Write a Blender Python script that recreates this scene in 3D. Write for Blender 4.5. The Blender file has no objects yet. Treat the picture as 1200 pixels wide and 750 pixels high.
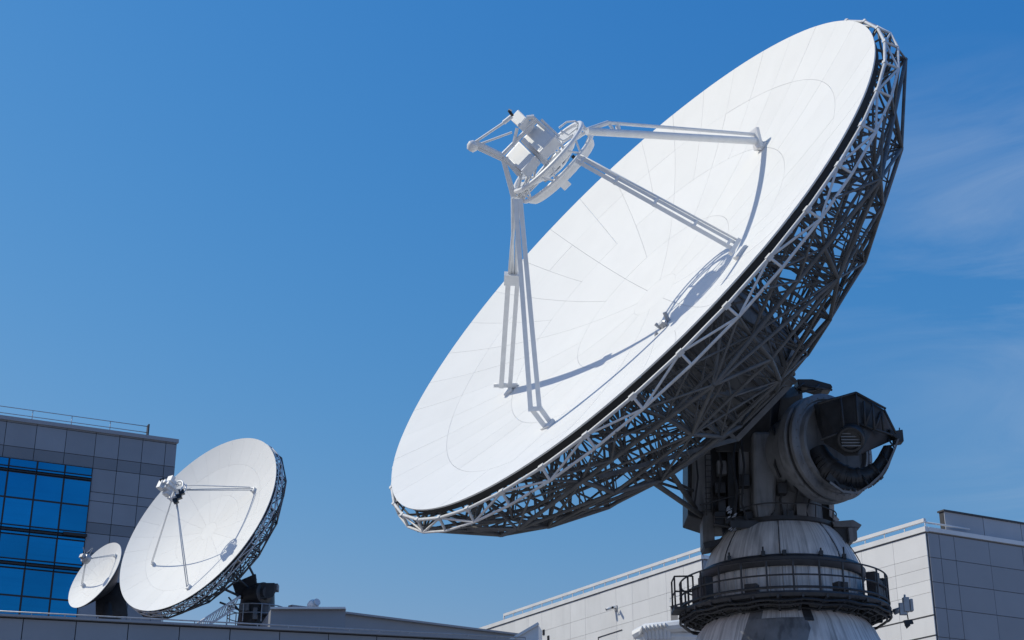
import bpy, bmesh, math, random
from mathutils import Vector, Matrix
random.seed(7)
R = math.radians
sc = bpy.context.scene
col = sc.collection
V = Vector

# ------------------------------------------------------------------ camera
PITCH = R(22.0)
F_PX = 1792.0                      # focal length in pixels of a 1200 px wide picture
CAM = V((0, 0, 1.7))
cd = bpy.data.cameras.new('camera')
cam = bpy.data.objects.new('camera', cd)
col.objects.link(cam)
cam.location = CAM
cam.rotation_euler = (R(90) + PITCH, 0, 0)
cd.sensor_width = 36.0
cd.lens = 36.0 * F_PX / 1200.0
cd.clip_start = 0.1
cd.clip_end = 6000
sc.camera = cam

# ------------------------------------------------------------------ light
SUN_AZ, SUN_EL = R(-82), R(46)     # azimuth clockwise from +Y
w = bpy.data.worlds.new('World')
sc.world = w
w.use_nodes = True
nt = w.node_tree
nt.nodes.clear()
N = nt.nodes.new
sky = N('ShaderNodeTexSky')
sky.sky_type = 'NISHITA'
sky.sun_disc = False
sky.sun_elevation = SUN_EL
sky.sun_rotation = SUN_AZ
sky.altitude = 0
sky.air_density = 2.0
sky.dust_density = 0.5
sky.ozone_density = 3.0
bg = N('ShaderNodeBackground')
bg.inputs['Strength'].default_value = 0.1
out = N('ShaderNodeOutputWorld')
tc = N('ShaderNodeTexCoord')
mp = N('ShaderNodeMapping')
mp.inputs['Rotation'].default_value = (R(12), R(-18), R(20))
mp.inputs['Scale'].default_value = (2.2, 2.2, 9.0)
n1 = N('ShaderNodeTexNoise')
n1.inputs['Scale'].default_value = 1.9
n1.inputs['Detail'].default_value = 8
n1.inputs['Roughness'].default_value = 0.62
n1.inputs['Distortion'].default_value = 0.7
n2 = N('ShaderNodeTexNoise')       # where the wisps gather
n2.inputs['Scale'].default_value = 2.3
n2.inputs['Detail'].default_value = 1
r1 = N('ShaderNodeMapRange')
r1.inputs['From Min'].default_value = 0.36
r1.inputs['From Max'].default_value = 0.80
r2 = N('ShaderNodeMapRange')
r2.inputs['From Min'].default_value = 0.515
r2.inputs['From Max'].default_value = 0.62
mul = N('ShaderNodeMath'); mul.operation = 'MULTIPLY'
mul2 = N('ShaderNodeMath'); mul2.operation = 'MULTIPLY'; mul2.inputs[1].default_value = 0.42
mix = N('ShaderNodeMix'); mix.data_type = 'RGBA'
mix.inputs['B'].default_value = (4.6, 5.6, 7.0, 1)
L = nt.links.new
L(tc.outputs['Generated'], mp.inputs['Vector'])
L(mp.outputs[0], n1.inputs['Vector'])
mp2 = N('ShaderNodeMapping'); mp2.inputs['Location'].default_value = (1.6565, 17.566, -4.752)
L(tc.outputs['Generated'], mp2.inputs['Vector']); L(mp2.outputs[0], n2.inputs['Vector'])
L(n1.outputs['Fac'], r1.inputs['Value'])
L(n2.outputs['Fac'], r2.inputs['Value'])
L(r1.outputs[0], mul.inputs[0]); L(r2.outputs[0], mul.inputs[1])
L(mul.outputs[0], mul2.inputs[0])
L(mul2.outputs[0], mix.inputs['Factor'])
# deepen the blue of the whole sky, as the polarised photograph has it
sep = N('ShaderNodeSeparateColor'); comb = N('ShaderNodeCombineColor')
L(sky.outputs[0], sep.inputs[0])
for ch, (gm, k) in enumerate(((2.15, .096), (1.05, .62), (.53, 2.38))):
    lim = N('ShaderNodeMath'); lim.operation = 'MINIMUM'; lim.inputs[1].default_value = 6.0
    pw = N('ShaderNodeMath'); pw.operation = 'POWER'; pw.inputs[1].default_value = gm
    sc_ = N('ShaderNodeMath'); sc_.operation = 'MULTIPLY'; sc_.inputs[1].default_value = k
    L(sep.outputs[ch], lim.inputs[0]); L(lim.outputs[0], pw.inputs[0]); L(pw.outputs[0], sc_.inputs[0]); L(sc_.outputs[0], comb.inputs[ch])
L(comb.outputs[0], mix.inputs['A'])
L(mix.outputs['Result'], bg.inputs['Color'])
L(bg.outputs[0], out.inputs['Surface'])

sd = bpy.data.lights.new('sun', 'SUN')
sd.energy = 3.0
sd.angle = R(0.5)
sd.color = (1.0, 0.95, 0.80)
sun = bpy.data.objects.new('sun', sd)
col.objects.link(sun)
sun_dir = V((math.sin(SUN_AZ) * math.cos(SUN_EL), math.cos(SUN_AZ) * math.cos(SUN_EL), math.sin(SUN_EL)))
sun.location = sun_dir * 200
sun.rotation_euler = (-sun_dir).to_track_quat('-Z', 'Y').to_euler()
vs = sc.view_settings
vs.view_transform = 'Standard'
vs.look = 'None'
vs.exposure = 0.0
vs.gamma = 1.0
vs.use_curve_mapping = False
sc.cycles.max_bounces = 6

# ------------------------------------------------------------------ materials
def mat(name, base, rough=0.6, metal=0.0, spec=0.5, var=0.0, vscale=3.0, rnd=0.0, streak=0.0, streak_col=(0.03, 0.03, 0.035),
        bump=0.0, bscale=40.0, coat=0.0, sscale=(5, 5, 0.5), smin=0.52, smax=0.75):
    """principled paint with optional grain (var), per-object tone (rnd), run-down stains (streak) and fine relief (bump)"""
    m = bpy.data.materials.new(name)
    m.use_nodes = True
    t = m.node_tree
    b = t.nodes['Principled BSDF']
    b.inputs['Roughness'].default_value = rough
    b.inputs['Metallic'].default_value = metal
    b.inputs['Specular IOR Level'].default_value = spec
    b.inputs['Coat Weight'].default_value = coat
    rgb = t.nodes.new('ShaderNodeRGB'); rgb.outputs[0].default_value = (*base, 1)
    cur = rgb.outputs[0]
    tcn = t.nodes.new('ShaderNodeTexCoord')
    geo = t.nodes.new('ShaderNodeNewGeometry')
    if var or rnd:
        hs = t.nodes.new('ShaderNodeHueSaturation')
        val = None
        if var:
            nz = t.nodes.new('ShaderNodeTexNoise'); nz.inputs['Scale'].default_value = vscale; nz.inputs['Detail'].default_value = 7
            t.links.new(geo.outputs['Position'], nz.inputs['Vector'])
            mr = t.nodes.new('ShaderNodeMapRange')
            mr.inputs['From Min'].default_value = 0.3; mr.inputs['From Max'].default_value = 0.7
            mr.inputs['To Min'].default_value = 1 - var; mr.inputs['To Max'].default_value = 1 + var
            t.links.new(nz.outputs['Fac'], mr.inputs['Value']); val = mr.outputs[0]
        if rnd:
            oi = t.nodes.new('ShaderNodeObjectInfo')
            mr2 = t.nodes.new('ShaderNodeMapRange')
            mr2.inputs['To Min'].default_value = 1 - rnd; mr2.inputs['To Max'].default_value = 1 + rnd
            t.links.new(oi.outputs['Random'], mr2.inputs['Value'])
            if val:
                mm = t.nodes.new('ShaderNodeMath'); mm.operation = 'MULTIPLY'
                t.links.new(val, mm.inputs[0]); t.links.new(mr2.outputs[0], mm.inputs[1]); val = mm.outputs[0]
            else:
                val = mr2.outputs[0]
        t.links.new(val, hs.inputs['Value']); t.links.new(cur, hs.inputs['Color']); cur = hs.outputs[0]
    if streak:
        mpn = t.nodes.new('ShaderNodeMapping'); mpn.inputs['Scale'].default_value = sscale
        t.links.new(geo.outputs['Position'], mpn.inputs['Vector'])
        nz = t.nodes.new('ShaderNodeTexNoise'); nz.inputs['Scale'].default_value = 1.0; nz.inputs['Detail'].default_value = 6
        t.links.new(mpn.outputs[0], nz.inputs['Vector'])
        mr = t.nodes.new('ShaderNodeMapRange')
        mr.inputs['From Min'].default_value = smin; mr.inputs['From Max'].default_value = smax
        mr.inputs['To Min'].default_value = 0; mr.inputs['To Max'].default_value = streak
        t.links.new(nz.outputs['Fac'], mr.inputs['Value'])
        mx = t.nodes.new('ShaderNodeMix'); mx.data_type = 'RGBA'
        mx.inputs['B'].default_value = (*streak_col, 1)
        t.links.new(mr.outputs[0], mx.inputs['Factor']); t.links.new(cur, mx.inputs['A']); cur = mx.outputs['Result']
    t.links.new(cur, b.inputs['Base Color'])
    if bump:
        nz = t.nodes.new('ShaderNodeTexNoise'); nz.inputs['Scale'].default_value = bscale; nz.inputs['Detail'].default_value = 3
        t.links.new(geo.outputs['Position'], nz.inputs['Vector'])
        bp = t.nodes.new('ShaderNodeBump'); bp.inputs['Strength'].default_value = bump; bp.inputs['Distance'].default_value = 0.02
        t.links.new(nz.outputs['Fac'], bp.inputs['Height']); t.links.new(bp.outputs[0], b.inputs['Normal'])
    return m

M = {}
M['panel_white'] = mat('panel_white', (0.77, 0.77, 0.755), 0.6, rnd=0.018, var=0.02, vscale=0.6, streak=0.05, streak_col=(0.45, 0.45, 0.45), sscale=(1.5, 1.5, .5))
M['white_paint'] = mat('white_paint', (0.76, 0.77, 0.78), 0.45, var=0.05, vscale=4)
M['rim_paint'] = mat('rim_paint', (0.66, 0.665, 0.67), 0.5, var=0.12, vscale=5)
M['truss_shade'] = mat('truss_shade', (0.125, 0.127, 0.13), 0.55, var=0.25, vscale=2.5)  # kept dark: the shade behind the dish is put into the colour
M['edge_shade'] = mat('edge_shade', (0.025, 0.027, 0.03), 0.7)  # shade of the gap under the panel edge, put into the colour
M['pedestal_paint'] = mat('pedestal_paint', (0.74, 0.73, 0.72), 0.55, var=0.12, vscale=1.6, bump=.08, bscale=6)
M['yoke_paint'] = mat('yoke_paint', (0.21, 0.215, 0.225), 0.5, var=0.2, vscale=1.8, streak=0.6)
def drum_streaks(m):
    t = m.node_tree; b = t.nodes['Principled BSDF']
    src = b.inputs['Base Color'].links[0].from_socket
    tcn = t.nodes.new('ShaderNodeTexCoord')
    sx = t.nodes.new('ShaderNodeSeparateXYZ'); t.links.new(tcn.outputs['Object'], sx.inputs[0])
    at2 = t.nodes.new('ShaderNodeMath'); at2.operation = 'ARCTAN2'
    t.links.new(sx.outputs['Y'], at2.inputs[0]); t.links.new(sx.outputs['X'], at2.inputs[1])
    cur = src
    for k, (fa, fz, lo, hi, amt, colr) in enumerate(((26, .35, .50, .70, .38, (.10, .10, .11, 1)), (9, .7, .52, .72, .55, (.16, .15, .15, 1)), (60, .15, .5, .7, .5, (.2, .19, .18, 1)))):
        ma = t.nodes.new('ShaderNodeMath'); ma.operation = 'MULTIPLY'; ma.inputs[1].default_value = fa
        mz = t.nodes.new('ShaderNodeMath'); mz.operation = 'MULTIPLY'; mz.inputs[1].default_value = fz
        t.links.new(at2.outputs[0], ma.inputs[0]); t.links.new(sx.outputs['Z'], mz.inputs[0])
        cb = t.nodes.new('ShaderNodeCombineXYZ'); cb.inputs[2].default_value = k * 7.3
        t.links.new(ma.outputs[0], cb.inputs[0]); t.links.new(mz.outputs[0], cb.inputs[1])
        nz = t.nodes.new('ShaderNodeTexNoise'); nz.inputs['Scale'].default_value = 1; nz.inputs['Detail'].default_value = 5
        t.links.new(cb.outputs[0], nz.inputs['Vector'])
        mr = t.nodes.new('ShaderNodeMapRange')
        for nm, v_ in (('From Min', lo), ('From Max', hi), ('To Min', 0), ('To Max', amt)): mr.inputs[nm].default_value = v_
        t.links.new(nz.outputs['Fac'], mr.inputs['Value'])
        mx = t.nodes.new('ShaderNodeMix'); mx.data_type = 'RGBA'; mx.inputs['B'].default_value = colr
        t.links.new(mr.outputs[0], mx.inputs['Factor']); t.links.new(cur, mx.inputs['A']); cur = mx.outputs['Result']
    t.links.new(cur, b.inputs['Base Color'])
drum_streaks(M['pedestal_paint'])
M['bearing_paint'] = mat('bearing_paint', (0.20, 0.205, 0.215), 0.45, var=0.2, vscale=1.5, streak=0.5, sscale=(6, 6, .6))
M['machine_dark'] = mat('machine_dark', (0.035, 0.037, 0.042), 0.45, var=0.3, vscale=3)
M['steel_dark'] = mat('steel_dark', (0.05, 0.052, 0.058), 0.5, var=0.25, vscale=6)
M['galvanised'] = mat('galvanised', (0.42, 0.43, 0.45), 0.45, metal=0.4, var=0.15, vscale=6)
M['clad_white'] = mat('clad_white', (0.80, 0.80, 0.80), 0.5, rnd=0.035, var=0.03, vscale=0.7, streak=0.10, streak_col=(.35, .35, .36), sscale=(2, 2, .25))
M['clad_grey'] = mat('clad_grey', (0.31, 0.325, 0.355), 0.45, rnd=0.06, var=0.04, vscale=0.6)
M['clad_screen'] = mat('clad_screen', (0.44, 0.455, 0.485), 0.45, rnd=0.05, var=0.04, vscale=0.6)
M['clad_slate'] = mat('clad_slate', (0.27, 0.295, 0.335), 0.45, rnd=0.06, var=0.05, vscale=0.4)
M['clad_band'] = mat('clad_band', (0.195, 0.215, 0.245), 0.45, rnd=0.05, var=0.05, vscale=0.4)
M['joint'] = mat('joint', (0.05, 0.052, 0.06), 0.8)
M['joint_pale'] = mat('joint_pale', (0.22, 0.22, 0.23), 0.8)
M['coping'] = mat('coping', (0.80, 0.80, 0.80), 0.4, var=.06, vscale=1)
M['roofing'] = mat('roofing', (0.2, 0.2, 0.21), 0.9, var=.2, vscale=1)
M['mullion'] = mat('mullion', (0.012, 0.014, 0.018), 0.4)
M['glass'] = mat('glass', (0.008, 0.22, 0.47), 0.05, metal=0.9, rnd=0.22, var=0.12, vscale=.15, streak=.35, streak_col=(.006, .15, .34), sscale=(.05, .05, 9))
M['asphalt'] = mat('asphalt', (0.055, 0.055, 0.057), 0.9, var=.3, vscale=.7, bump=.3)
M['concrete'] = mat('concrete', (0.27, 0.26, 0.25), 0.85, var=.15, vscale=.8, streak=.4)
M['black'] = mat('black', (0.012, 0.012, 0.014), 0.4)
M['lens_glass'] = mat('lens_glass', (0.6, 0.62, 0.64), 0.1, spec=.8)

# ------------------------------------------------------------------ helpers
def px_ray(px, py):
    x = (px - 600) / F_PX; y = (375 - py) / F_PX
    ct, st = math.cos(PITCH), math.sin(PITCH)
    return V((x, ct - y * st, st + y * ct))
def at(px, py, Y):                 # the point of the place seen at a pixel, Y metres ahead
    d = px_ray(px, py)
    return CAM + d * (Y / d.y)
def on_plane(px, py, P, n):
    d = px_ray(px, py)
    return CAM + d * ((P - CAM).dot(n) / d.dot(n))
def tag(o, label=None, cat=None, group=None, kind=None):
    if label: o['label'] = label
    if cat: o['category'] = cat
    if group: o['group'] = group
    if kind: o['kind'] = kind
    return o
def empty(name, loc):
    o = bpy.data.objects.new(name, None)
    o.empty_display_size = .5
    o.location = loc
    col.objects.link(o)
    return o
def link(name, mesh, parent=None, mtx=None):
    o = bpy.data.objects.new(name, mesh)
    col.objects.link(o)
    if parent: o.parent = parent
    if mtx is not None: o.matrix_basis = mtx
    return o
def perp(d):
    a = V((0, 0, 1)) if abs(d.z) < .9 else V((1, 0, 0))
    x = d.cross(a).normalized()
    return x, d.cross(x).normalized()

class MB:
    """collects faces and links them as ONE mesh object; off is taken from every point (the thing's base)"""
    def __init__(s, off=None): s.v = []; s.f = []; s.sm = []; s.off = off or V((0, 0, 0))
    def add(s, vs_, fs, smooth=False):
        b = len(s.v)
        s.v += [tuple(V(p) - s.off) for p in vs_]
        s.f += [tuple(i + b for i in f) for f in fs]
        s.sm += [smooth] * len(fs)
        return s
    def bar(s, p, q, r, n=6, r2=None, cap=True):
        p = V(p); q = V(q); d = (q - p)
        if d.length < 1e-6: return s
        d.normalize(); x, y = perp(d); r2 = r if r2 is None else r2
        ring = [(math.cos(2 * math.pi * k / n), math.sin(2 * math.pi * k / n)) for k in range(n)]
        vs_ = [p + x * (c * r) + y * (t * r) for c, t in ring] + [q + x * (c * r2) + y * (t * r2) for c, t in ring]
        s.add(vs_, [(k, (k + 1) % n, n + (k + 1) % n, n + k) for k in range(n)], True)
        if cap: s.add(vs_, [tuple(range(n - 1, -1, -1)), tuple(range(n, 2 * n))])
        return s
    def tube(s, pts, r, n=6, closed=False):
        pts = [V(p) for p in pts]; m = len(pts); vs_ = []
        x0 = None
        for i, p in enumerate(pts):
            a = pts[(i - 1) % m] if (closed or i > 0) else p
            b = pts[(i + 1) % m] if (closed or i < m - 1) else p
            d = (b - a).normalized()
            if x0 is None: x, y = perp(d)
            else:
                x = (x0 - d * x0.dot(d)).normalized(); y = d.cross(x)
            x0 = x
            for k in range(n):
                t = 2 * math.pi * k / n
                vs_.append(p + x * (math.cos(t) * r) + y * (math.sin(t) * r))
        fs = []
        for i in range(m if closed else m - 1):
            j = (i + 1) % m
            for k in range(n): fs.append((i * n + k, i * n + (k + 1) % n, j * n + (k + 1) % n, j * n + k))
        s.add(vs_, fs, True)
        if not closed: s.add(vs_, [tuple(range(n - 1, -1, -1)), tuple(range((m - 1) * n, m * n))])
        return s
    def box(s, c, hx, hy, hz):     # half-extent vectors
        c = V(c); hx = V(hx); hy = V(hy); hz = V(hz)
        vs_ = [c + hx * a + hy * b + hz * e for e in (-1, 1) for b in (-1, 1) for a in (-1, 1)]
        return s.add(vs_, [(0, 2, 3, 1), (4, 5, 7, 6), (0, 1, 5, 4), (2, 6, 7, 3), (0, 4, 6, 2), (1, 3, 7, 5)])
    def beam(s, p, q, wx, wy, up=None):     # square section bar from p to q
        p = V(p); q = V(q); d = (q - p).normalized()
        x = d.cross(up).normalized() if up is not None else perp(d)[0]
        y = d.cross(x).normalized()
        return s.box((p + q) / 2, x * wx / 2, y * wy / 2, (q - p) / 2)
    def lathe(s, prof, O, ax=(0, 0, 1), n=48, smooth=True, xref=None, a0=0, a1=None):
        O = V(O); ax = V(ax).normalized(); x, y = perp(ax)
        if xref is not None:
            x = (V(xref) - ax * V(xref).dot(ax)).normalized(); y = ax.cross(x)
        full = a1 is None
        cnt = n if full else n + 1
        span = 2 * math.pi if full else a1 - a0
        vs_ = []
        for k in range(cnt):
            t = a0 + span * k / n
            for r, z in prof: vs_.append(O + ax * z + x * (r * math.cos(t)) + y * (r * math.sin(t)))
        m = len(prof); fs = []
        for k in range(n):
            j = (k + 1) % cnt
            for i in range(m - 1): fs.append((k * m + i, j * m + i, j * m + i + 1, k * m + i + 1))
        return s.add(vs_, fs, smooth)
    def prism(s, poly, ext):       # outline of 3-D points pushed along ext
        poly = [V(p) for p in poly]; n = len(poly); e = V(ext)
        vs_ = poly + [p + e for p in poly]
        return s.add(vs_, [tuple(range(n - 1, -1, -1)), tuple(range(n, 2 * n))] + [(k, (k + 1) % n, n + (k + 1) % n, n + k) for k in range(n)])
    def hull(s, pts):
        bm = bmesh.new()
        for p in pts: bm.verts.new(V(p))
        bmesh.ops.convex_hull(bm, input=bm.verts[:])
        for v in [v for v in bm.verts if not v.link_faces]: bm.verts.remove(v)
        bm.verts.index_update()
        s.add([v.co.copy() for v in bm.verts], [tuple(v.index for v in f.verts) for f in bm.faces])
        bm.free(); return s
    def mesh(s, name, m, bevel=0.0):
        me = bpy.data.meshes.new(name)
        me.from_pydata(s.v, [], s.f)
        me.polygons.foreach_set('use_smooth', s.sm)
        bm = bmesh.new(); bm.from_mesh(me)
        bmesh.ops.remove_doubles(bm, verts=bm.verts, dist=1e-4)
        bmesh.ops.recalc_face_normals(bm, faces=bm.faces)
        if bevel:
            es = [e for e in bm.edges if len(e.link_faces) == 2 and e.calc_face_angle(0) > .6]
            bmesh.ops.bevel(bm, geom=es, offset=bevel, segments=2, profile=.5, affect='EDGES')
        for e in bm.edges:
            if len(e.link_faces) == 2 and e.calc_face_angle(0) > .6: e.smooth = False
        bm.to_mesh(me); bm.free()
        me.materials.append(M[m] if isinstance(m, str) else m)
        return me
    def build(s, name, m, parent=None, bevel=0.0, mtx=None):
        return link(name, s.mesh(name, m, bevel), parent, mtx)

UNIT = {}
def unit_cyl(m, n=6):
    if (m, n) not in UNIT: UNIT[(m, n)] = MB().bar((0, 0, 0), (0, 0, 1), 1, n).mesh('bar', m)
    return UNIT[(m, n)]
def unit_box(m):
    if ('b', m) not in UNIT: UNIT[('b', m)] = MB().box((0, 0, 0), (.5, 0, 0), (0, .5, 0), (0, 0, .5)).mesh('piece', m)
    return UNIT[('b', m)]
def bar_obj(name, p, q, r, m, parent, n=6):      # one bar of its own, sharing the mesh of all its like
    d = q - p; ln = d.length; d = d / ln; x, y = perp(d)
    x = x * r; y = y * r; z = d * ln
    mt = Matrix(((x.x, y.x, z.x, p.x), (x.y, y.y, z.y, p.y), (x.z, y.z, z.z, p.z), (0, 0, 0, 1)))
    return link(name, unit_cyl(m, n), parent, mt)
def box_obj(name, c, ax, ay, az, m, parent):     # one box of its own; ax, ay, az are full-extent vectors
    mt = Matrix(((ax.x, ay.x, az.x, c.x), (ax.y, ay.y, az.y, c.y), (ax.z, ay.z, az.z, c.z), (0, 0, 0, 1)))
    return link(name, unit_box(m), parent, mt)
def basis(az, el):
    n = V((math.sin(az) * math.cos(el), math.cos(az) * math.cos(el), math.sin(el)))
    u = V((0, 0, 1)).cross(n).normalized()
    return u, n.cross(u), n
def frame(u, v, n, C):
    return Matrix(((u.x, v.x, n.x, C.x), (u.y, v.y, n.y, C.y), (u.z, v.z, n.z, C.z), (0, 0, 0, 1)))
def pol(r, a, z): return V((r * math.cos(a), r * math.sin(a), z))

# ------------------------------------------------------------------ the ground
g = MB().add([(-2500, -2500, 0), (2500, -2500, 0), (2500, 2500, 0), (-2500, 2500, 0)], [(0, 1, 2, 3)]).build('ground', 'concrete')
tag(g, 'pale concrete ground', kind='structure')

# ------------------------------------------------------------------ wall building blocks
def hdir(az): return V((math.sin(R(az)), math.cos(R(az)), 0))
def clad(b, O, d, nrm, cols, rows, gap, mats, name='wall_panel', th=.05, skip=None, base=0.03):
    """panels on a wall: O = top start corner, d along, cols / rows = lists of sizes; mats(c, r) gives the material"""
    off = b.location
    z = O.z
    for r, h in enumerate(rows):
        x = 0
        for c, wd in enumerate(cols):
            if not (skip and skip(x, x + wd, O.z - z, O.z - z + h)):
                cen = O + d * (x + wd / 2) + nrm * (base + th / 2 + .004 * ((c * 7 + r * 3) % 3))
                cen.z = z - h / 2
                box_obj(name, cen - off, d * (wd - gap), nrm * th, V((0, 0, h - gap)), mats(c, r), b)
            x += wd
        z -= h
def rail(b, name, pts, h, m, r=.03, step=2.0, mids=1, post=True):
    """a railing as one part with its own posts"""
    off = b.location; mb = MB(off)
    for a, c in zip(pts[:-1], pts[1:]):
        ln = (c - a).length; k = max(1, int(ln / step))
        for i in range(k + 1):
            p = a.lerp(c, i / k)
            if post: mb.bar(p, p + V((0, 0, h)), r, 5)
        for j in range(mids + 1):
            dz = V((0, 0, h * (j + 1) / (mids + 1)))
            mb.bar(a + dz, c + dz, r, 6)
    return mb.build(name, m, b)

# ================================================================== the white office block, nearer right part
AZL, AZR = -30.5, 61.5
dl, dr = hdir(AZL), hdir(AZR)
nl, nr = hdir(AZL - 90), hdir(AZR + 90)
UP = V((0, 0, 1))
K = at(1085, 619, 76)              # its roof corner
b = empty('office_block', (K.x, K.y, 0))
tag(b, 'white panelled office block with one shaded side, at right behind the giant dish', 'building')
LL, LR = 22.0, 26.0
mb = MB(b.location)
z1 = K.z
P0, P1, P2 = V((K.x, K.y, 0)), V((K.x, K.y, 0)) + dl * LL, V((K.x, K.y, 0)) + dr * LR
P3 = P1 + dr * LR
mb.prism([P0, P1, P3, P2], (0, 0, z1 - .02))
mb.build('wall', 'joint_pale', b)
rowsL = [1.15, .62, .62, .62, 1.15, 1.0, 1.15, .8, .8, .8]
colsL = [2.35] * 9
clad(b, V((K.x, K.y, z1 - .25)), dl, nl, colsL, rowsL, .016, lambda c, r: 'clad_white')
for dz in (4.16, 5.16):
    q0 = P0 + UP * (z1 - .25 - dz); mb = MB(b.location)
    mb.beam(q0 + nl * .06 + dl * .0, q0 + dl * LL + nl * .06, .06, .07, UP)
    mb.build('joint_strip', 'joint', b)
rowsR = [1.25, 1.25, 1.3, 1.45, 1.3, 1.2, 1.2]
clad(b, V((K.x, K.y, z1 - .25)), dr, nr, [.75, 1.0] + [2.4] * 9, rowsR, .03, lambda c, r: 'clad_grey')  # shaded side: part of its shade is put into the greyer panels
# flat roof, coping and the pale rail above it
mb = MB(b.location); mb.prism([P0 + UP * z1, P1 + UP * z1, P3 + UP * z1, P2 + UP * z1], (0, 0, .06)); mb.build('roof', 'roofing', b)
mb = MB(b.location)
mb.beam(P0 + UP * (z1 - .06) + nl * .05 - dl * .1, P1 + UP * (z1 - .06) + nl * .05, .22, .26, UP)
mb.beam(P0 + UP * (z1 - .061) + nr * .05 + dr * .06, P2 + UP * (z1 - .061) + nr * .05, .21, .22, UP)
mb.build('coping', 'coping', b)
mb = MB(b.location)
A0, A1 = P0 + UP * (z1 + .42) + nl * .02, P1 + UP * (z1 + .42) + nl * .02
mb.beam(A0, A1, .16, .18, UP)
for i in range(16):
    p = A0.lerp(A1, i / 15)
    mb.bar(p - UP * .45, p, .035, 5)
mb.bar(P0 + UP * (z1 + .3) + nr * .02, P0 + dr * 3 + UP * (z1 + .3) + nr * .02, .05)
mb.build('roof_rail', 'coping', b)
# raised roof screen on the shaded side
SC = at(1106, 607, 77.2)
S0 = V((P0 + dr * 1.75 - nr * .1).to_tuple()); 
scr = MB(b.location)
s0 = P0 + dr * 1.55 - nr * .25
scr.prism([s0, s0 + dr * 22, s0 + dr * 22 - nr * 3.5, s0 - nr * 3.5], (0, 0, .01))
screen = MB(b.location)
screen.prism([s0 + UP * z1, s0 + dr * 22 + UP * z1, s0 + dr * 22 - nr * .3 + UP * z1, s0 - nr * .3 + UP * z1], (0, 0, 1.12))
so = screen.build('roof_screen', 'joint', b)
for i in range(8):
    c = s0 + dr * (1.35 + 2.7 * i) + nr * .03 + UP * (z1 + .62)
    box_obj('screen_panel', c - b.location, dr * 2.66, nr * .05, V((0, 0, 1.0)), 'clad_screen', so)
cp = MB(b.location).beam(s0 + UP * (z1 + 1.17) - nr * .13 - dr * .05, s0 + dr * 22 + UP * (z1 + 1.17) - nr * .13, .5, .09, UP).build('screen_cap', 'steel_dark', so)

# ================================================================== its farther, taller left part
K2 = at(823, 652, 100)
b2 = empty('office_wing', (K2.x, K2.y, 0))
tag(b2, 'long white panelled wing with a pale roof rail, left of the big dish pedestal', 'building')
z2 = K2.z
E2 = on_plane(577, 740, K2, UP)     # where its roof line ends
LL2 = (V((E2.x, E2.y, 0)) - V((K2.x, K2.y, 0))).dot(dl)
LL2 = max(20, min(60, LL2))
Q0 = V((K2.x, K2.y, 0)); Q1 = Q0 + dl * LL2; Q2 = Q0 + dr * 14; Q3 = Q1 + dr * 14
MB(b2.location).prism([Q0, Q1, Q3, Q2], (0, 0, z2 - .02)).build('wall', 'joint_pale', b2)
ncol = int(LL2 / 1.9)
colsW = [LL2 / ncol] * ncol
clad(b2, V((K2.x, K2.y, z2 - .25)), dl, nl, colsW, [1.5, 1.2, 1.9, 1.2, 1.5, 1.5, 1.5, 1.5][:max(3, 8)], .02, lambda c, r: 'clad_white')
clad(b2, V((K2.x, K2.y, z2 - .25)), dr, nr, [2.0] * 5, [2.0, 2.0, 2.0], .03, lambda c, r: 'clad_grey')  # greyer panels on the return face, shade put into their colour
MB(b2.location).prism([Q0 + UP * z2, Q1 + UP * z2, Q3 + UP * z2, Q2 + UP * z2], (0, 0, .06)).build('roof', 'roofing', b2)
mb = MB(b2.location)
mb.beam(Q0 + UP * (z2 - .06) + nl * .05 - dl * .1, Q1 + UP * (z2 - .06) + nl * .05, .25, .28, UP)
mb.beam(Q0 + UP * (z2 - .061) + nr * .05 + dr * .06, Q2 + UP * (z2 - .061) + nr * .05, .24, .24, UP)
mb.build('coping', 'coping', b2)
mb = MB(b2.location)
A0, A1 = Q0 + UP * (z2 + .5) + nl * .02 - dl * .1, Q0 + dl * (LL2 * .86) + UP * (z2 + .5) + nl * .02
mb.beam(A0, A1, .16, .2, UP)
for i in range(19):
    p = A0.lerp(A1, i / 18); mb.bar(p - UP * .5, p, .04, 5)
mb.bar(A1, A1 - UP * .5, .08)
mb.beam(A0 - UP * .02, A0 + dr * 3 - UP * .02, .14, .16, UP)
mb.build('roof_rail', 'coping', b2)
# slots and a dark door frame line low on that wall
def on_wing(px, py, lift=.1): return on_plane(px, py, Q0 + nl * lift, nl)
mb = MB(b2.location)
for px, py in ((637, 741), (642.5, 748)):
    p = on_wing(px, py); mb.box(p, dl * .12, nl * .03, UP * .2)
mb.build('vent_slot', 'black', b2)
mb = MB(b2.location)
a, c, e_ = on_wing(701, 747), on_wing(729, 738), on_wing(701, 762)
mb.beam(a, c, .05, .05); mb.beam(a, e_, .05, .05)
mb.build('door_frame', 'black', b2)

# a little camera pair bracketed on the wing
p = on_wing(722, 713, .1)
o = empty('security_camera', p)
tag(o, 'small white security camera pair bracketed on the white wing wall', 'camera')
mb = MB(p); mb.bar(p, p + nl * .4, .045); mb.box(p, dl * .15, nl * .04, UP * .2); mb.bar(p + nl * .35 - dl * .35, p + nl * .35 + dl * .35, .025)
mb.build('bracket', 'galvanised', o)
for s_ in (-1, 1):
    c = p + nl * .4 + dl * .32 * s_
    dd = (nl * 1 - UP * .35 + dl * .5 * s_).normalized()
    h = MB(p).bar(c - dd * .2, c + dd * .2, .1, 10).build('housing', 'white_paint', o)
    MB(p).bar(c + dd * .2, c + dd * .24, .08, 10).build('lens', 'black', h)

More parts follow.
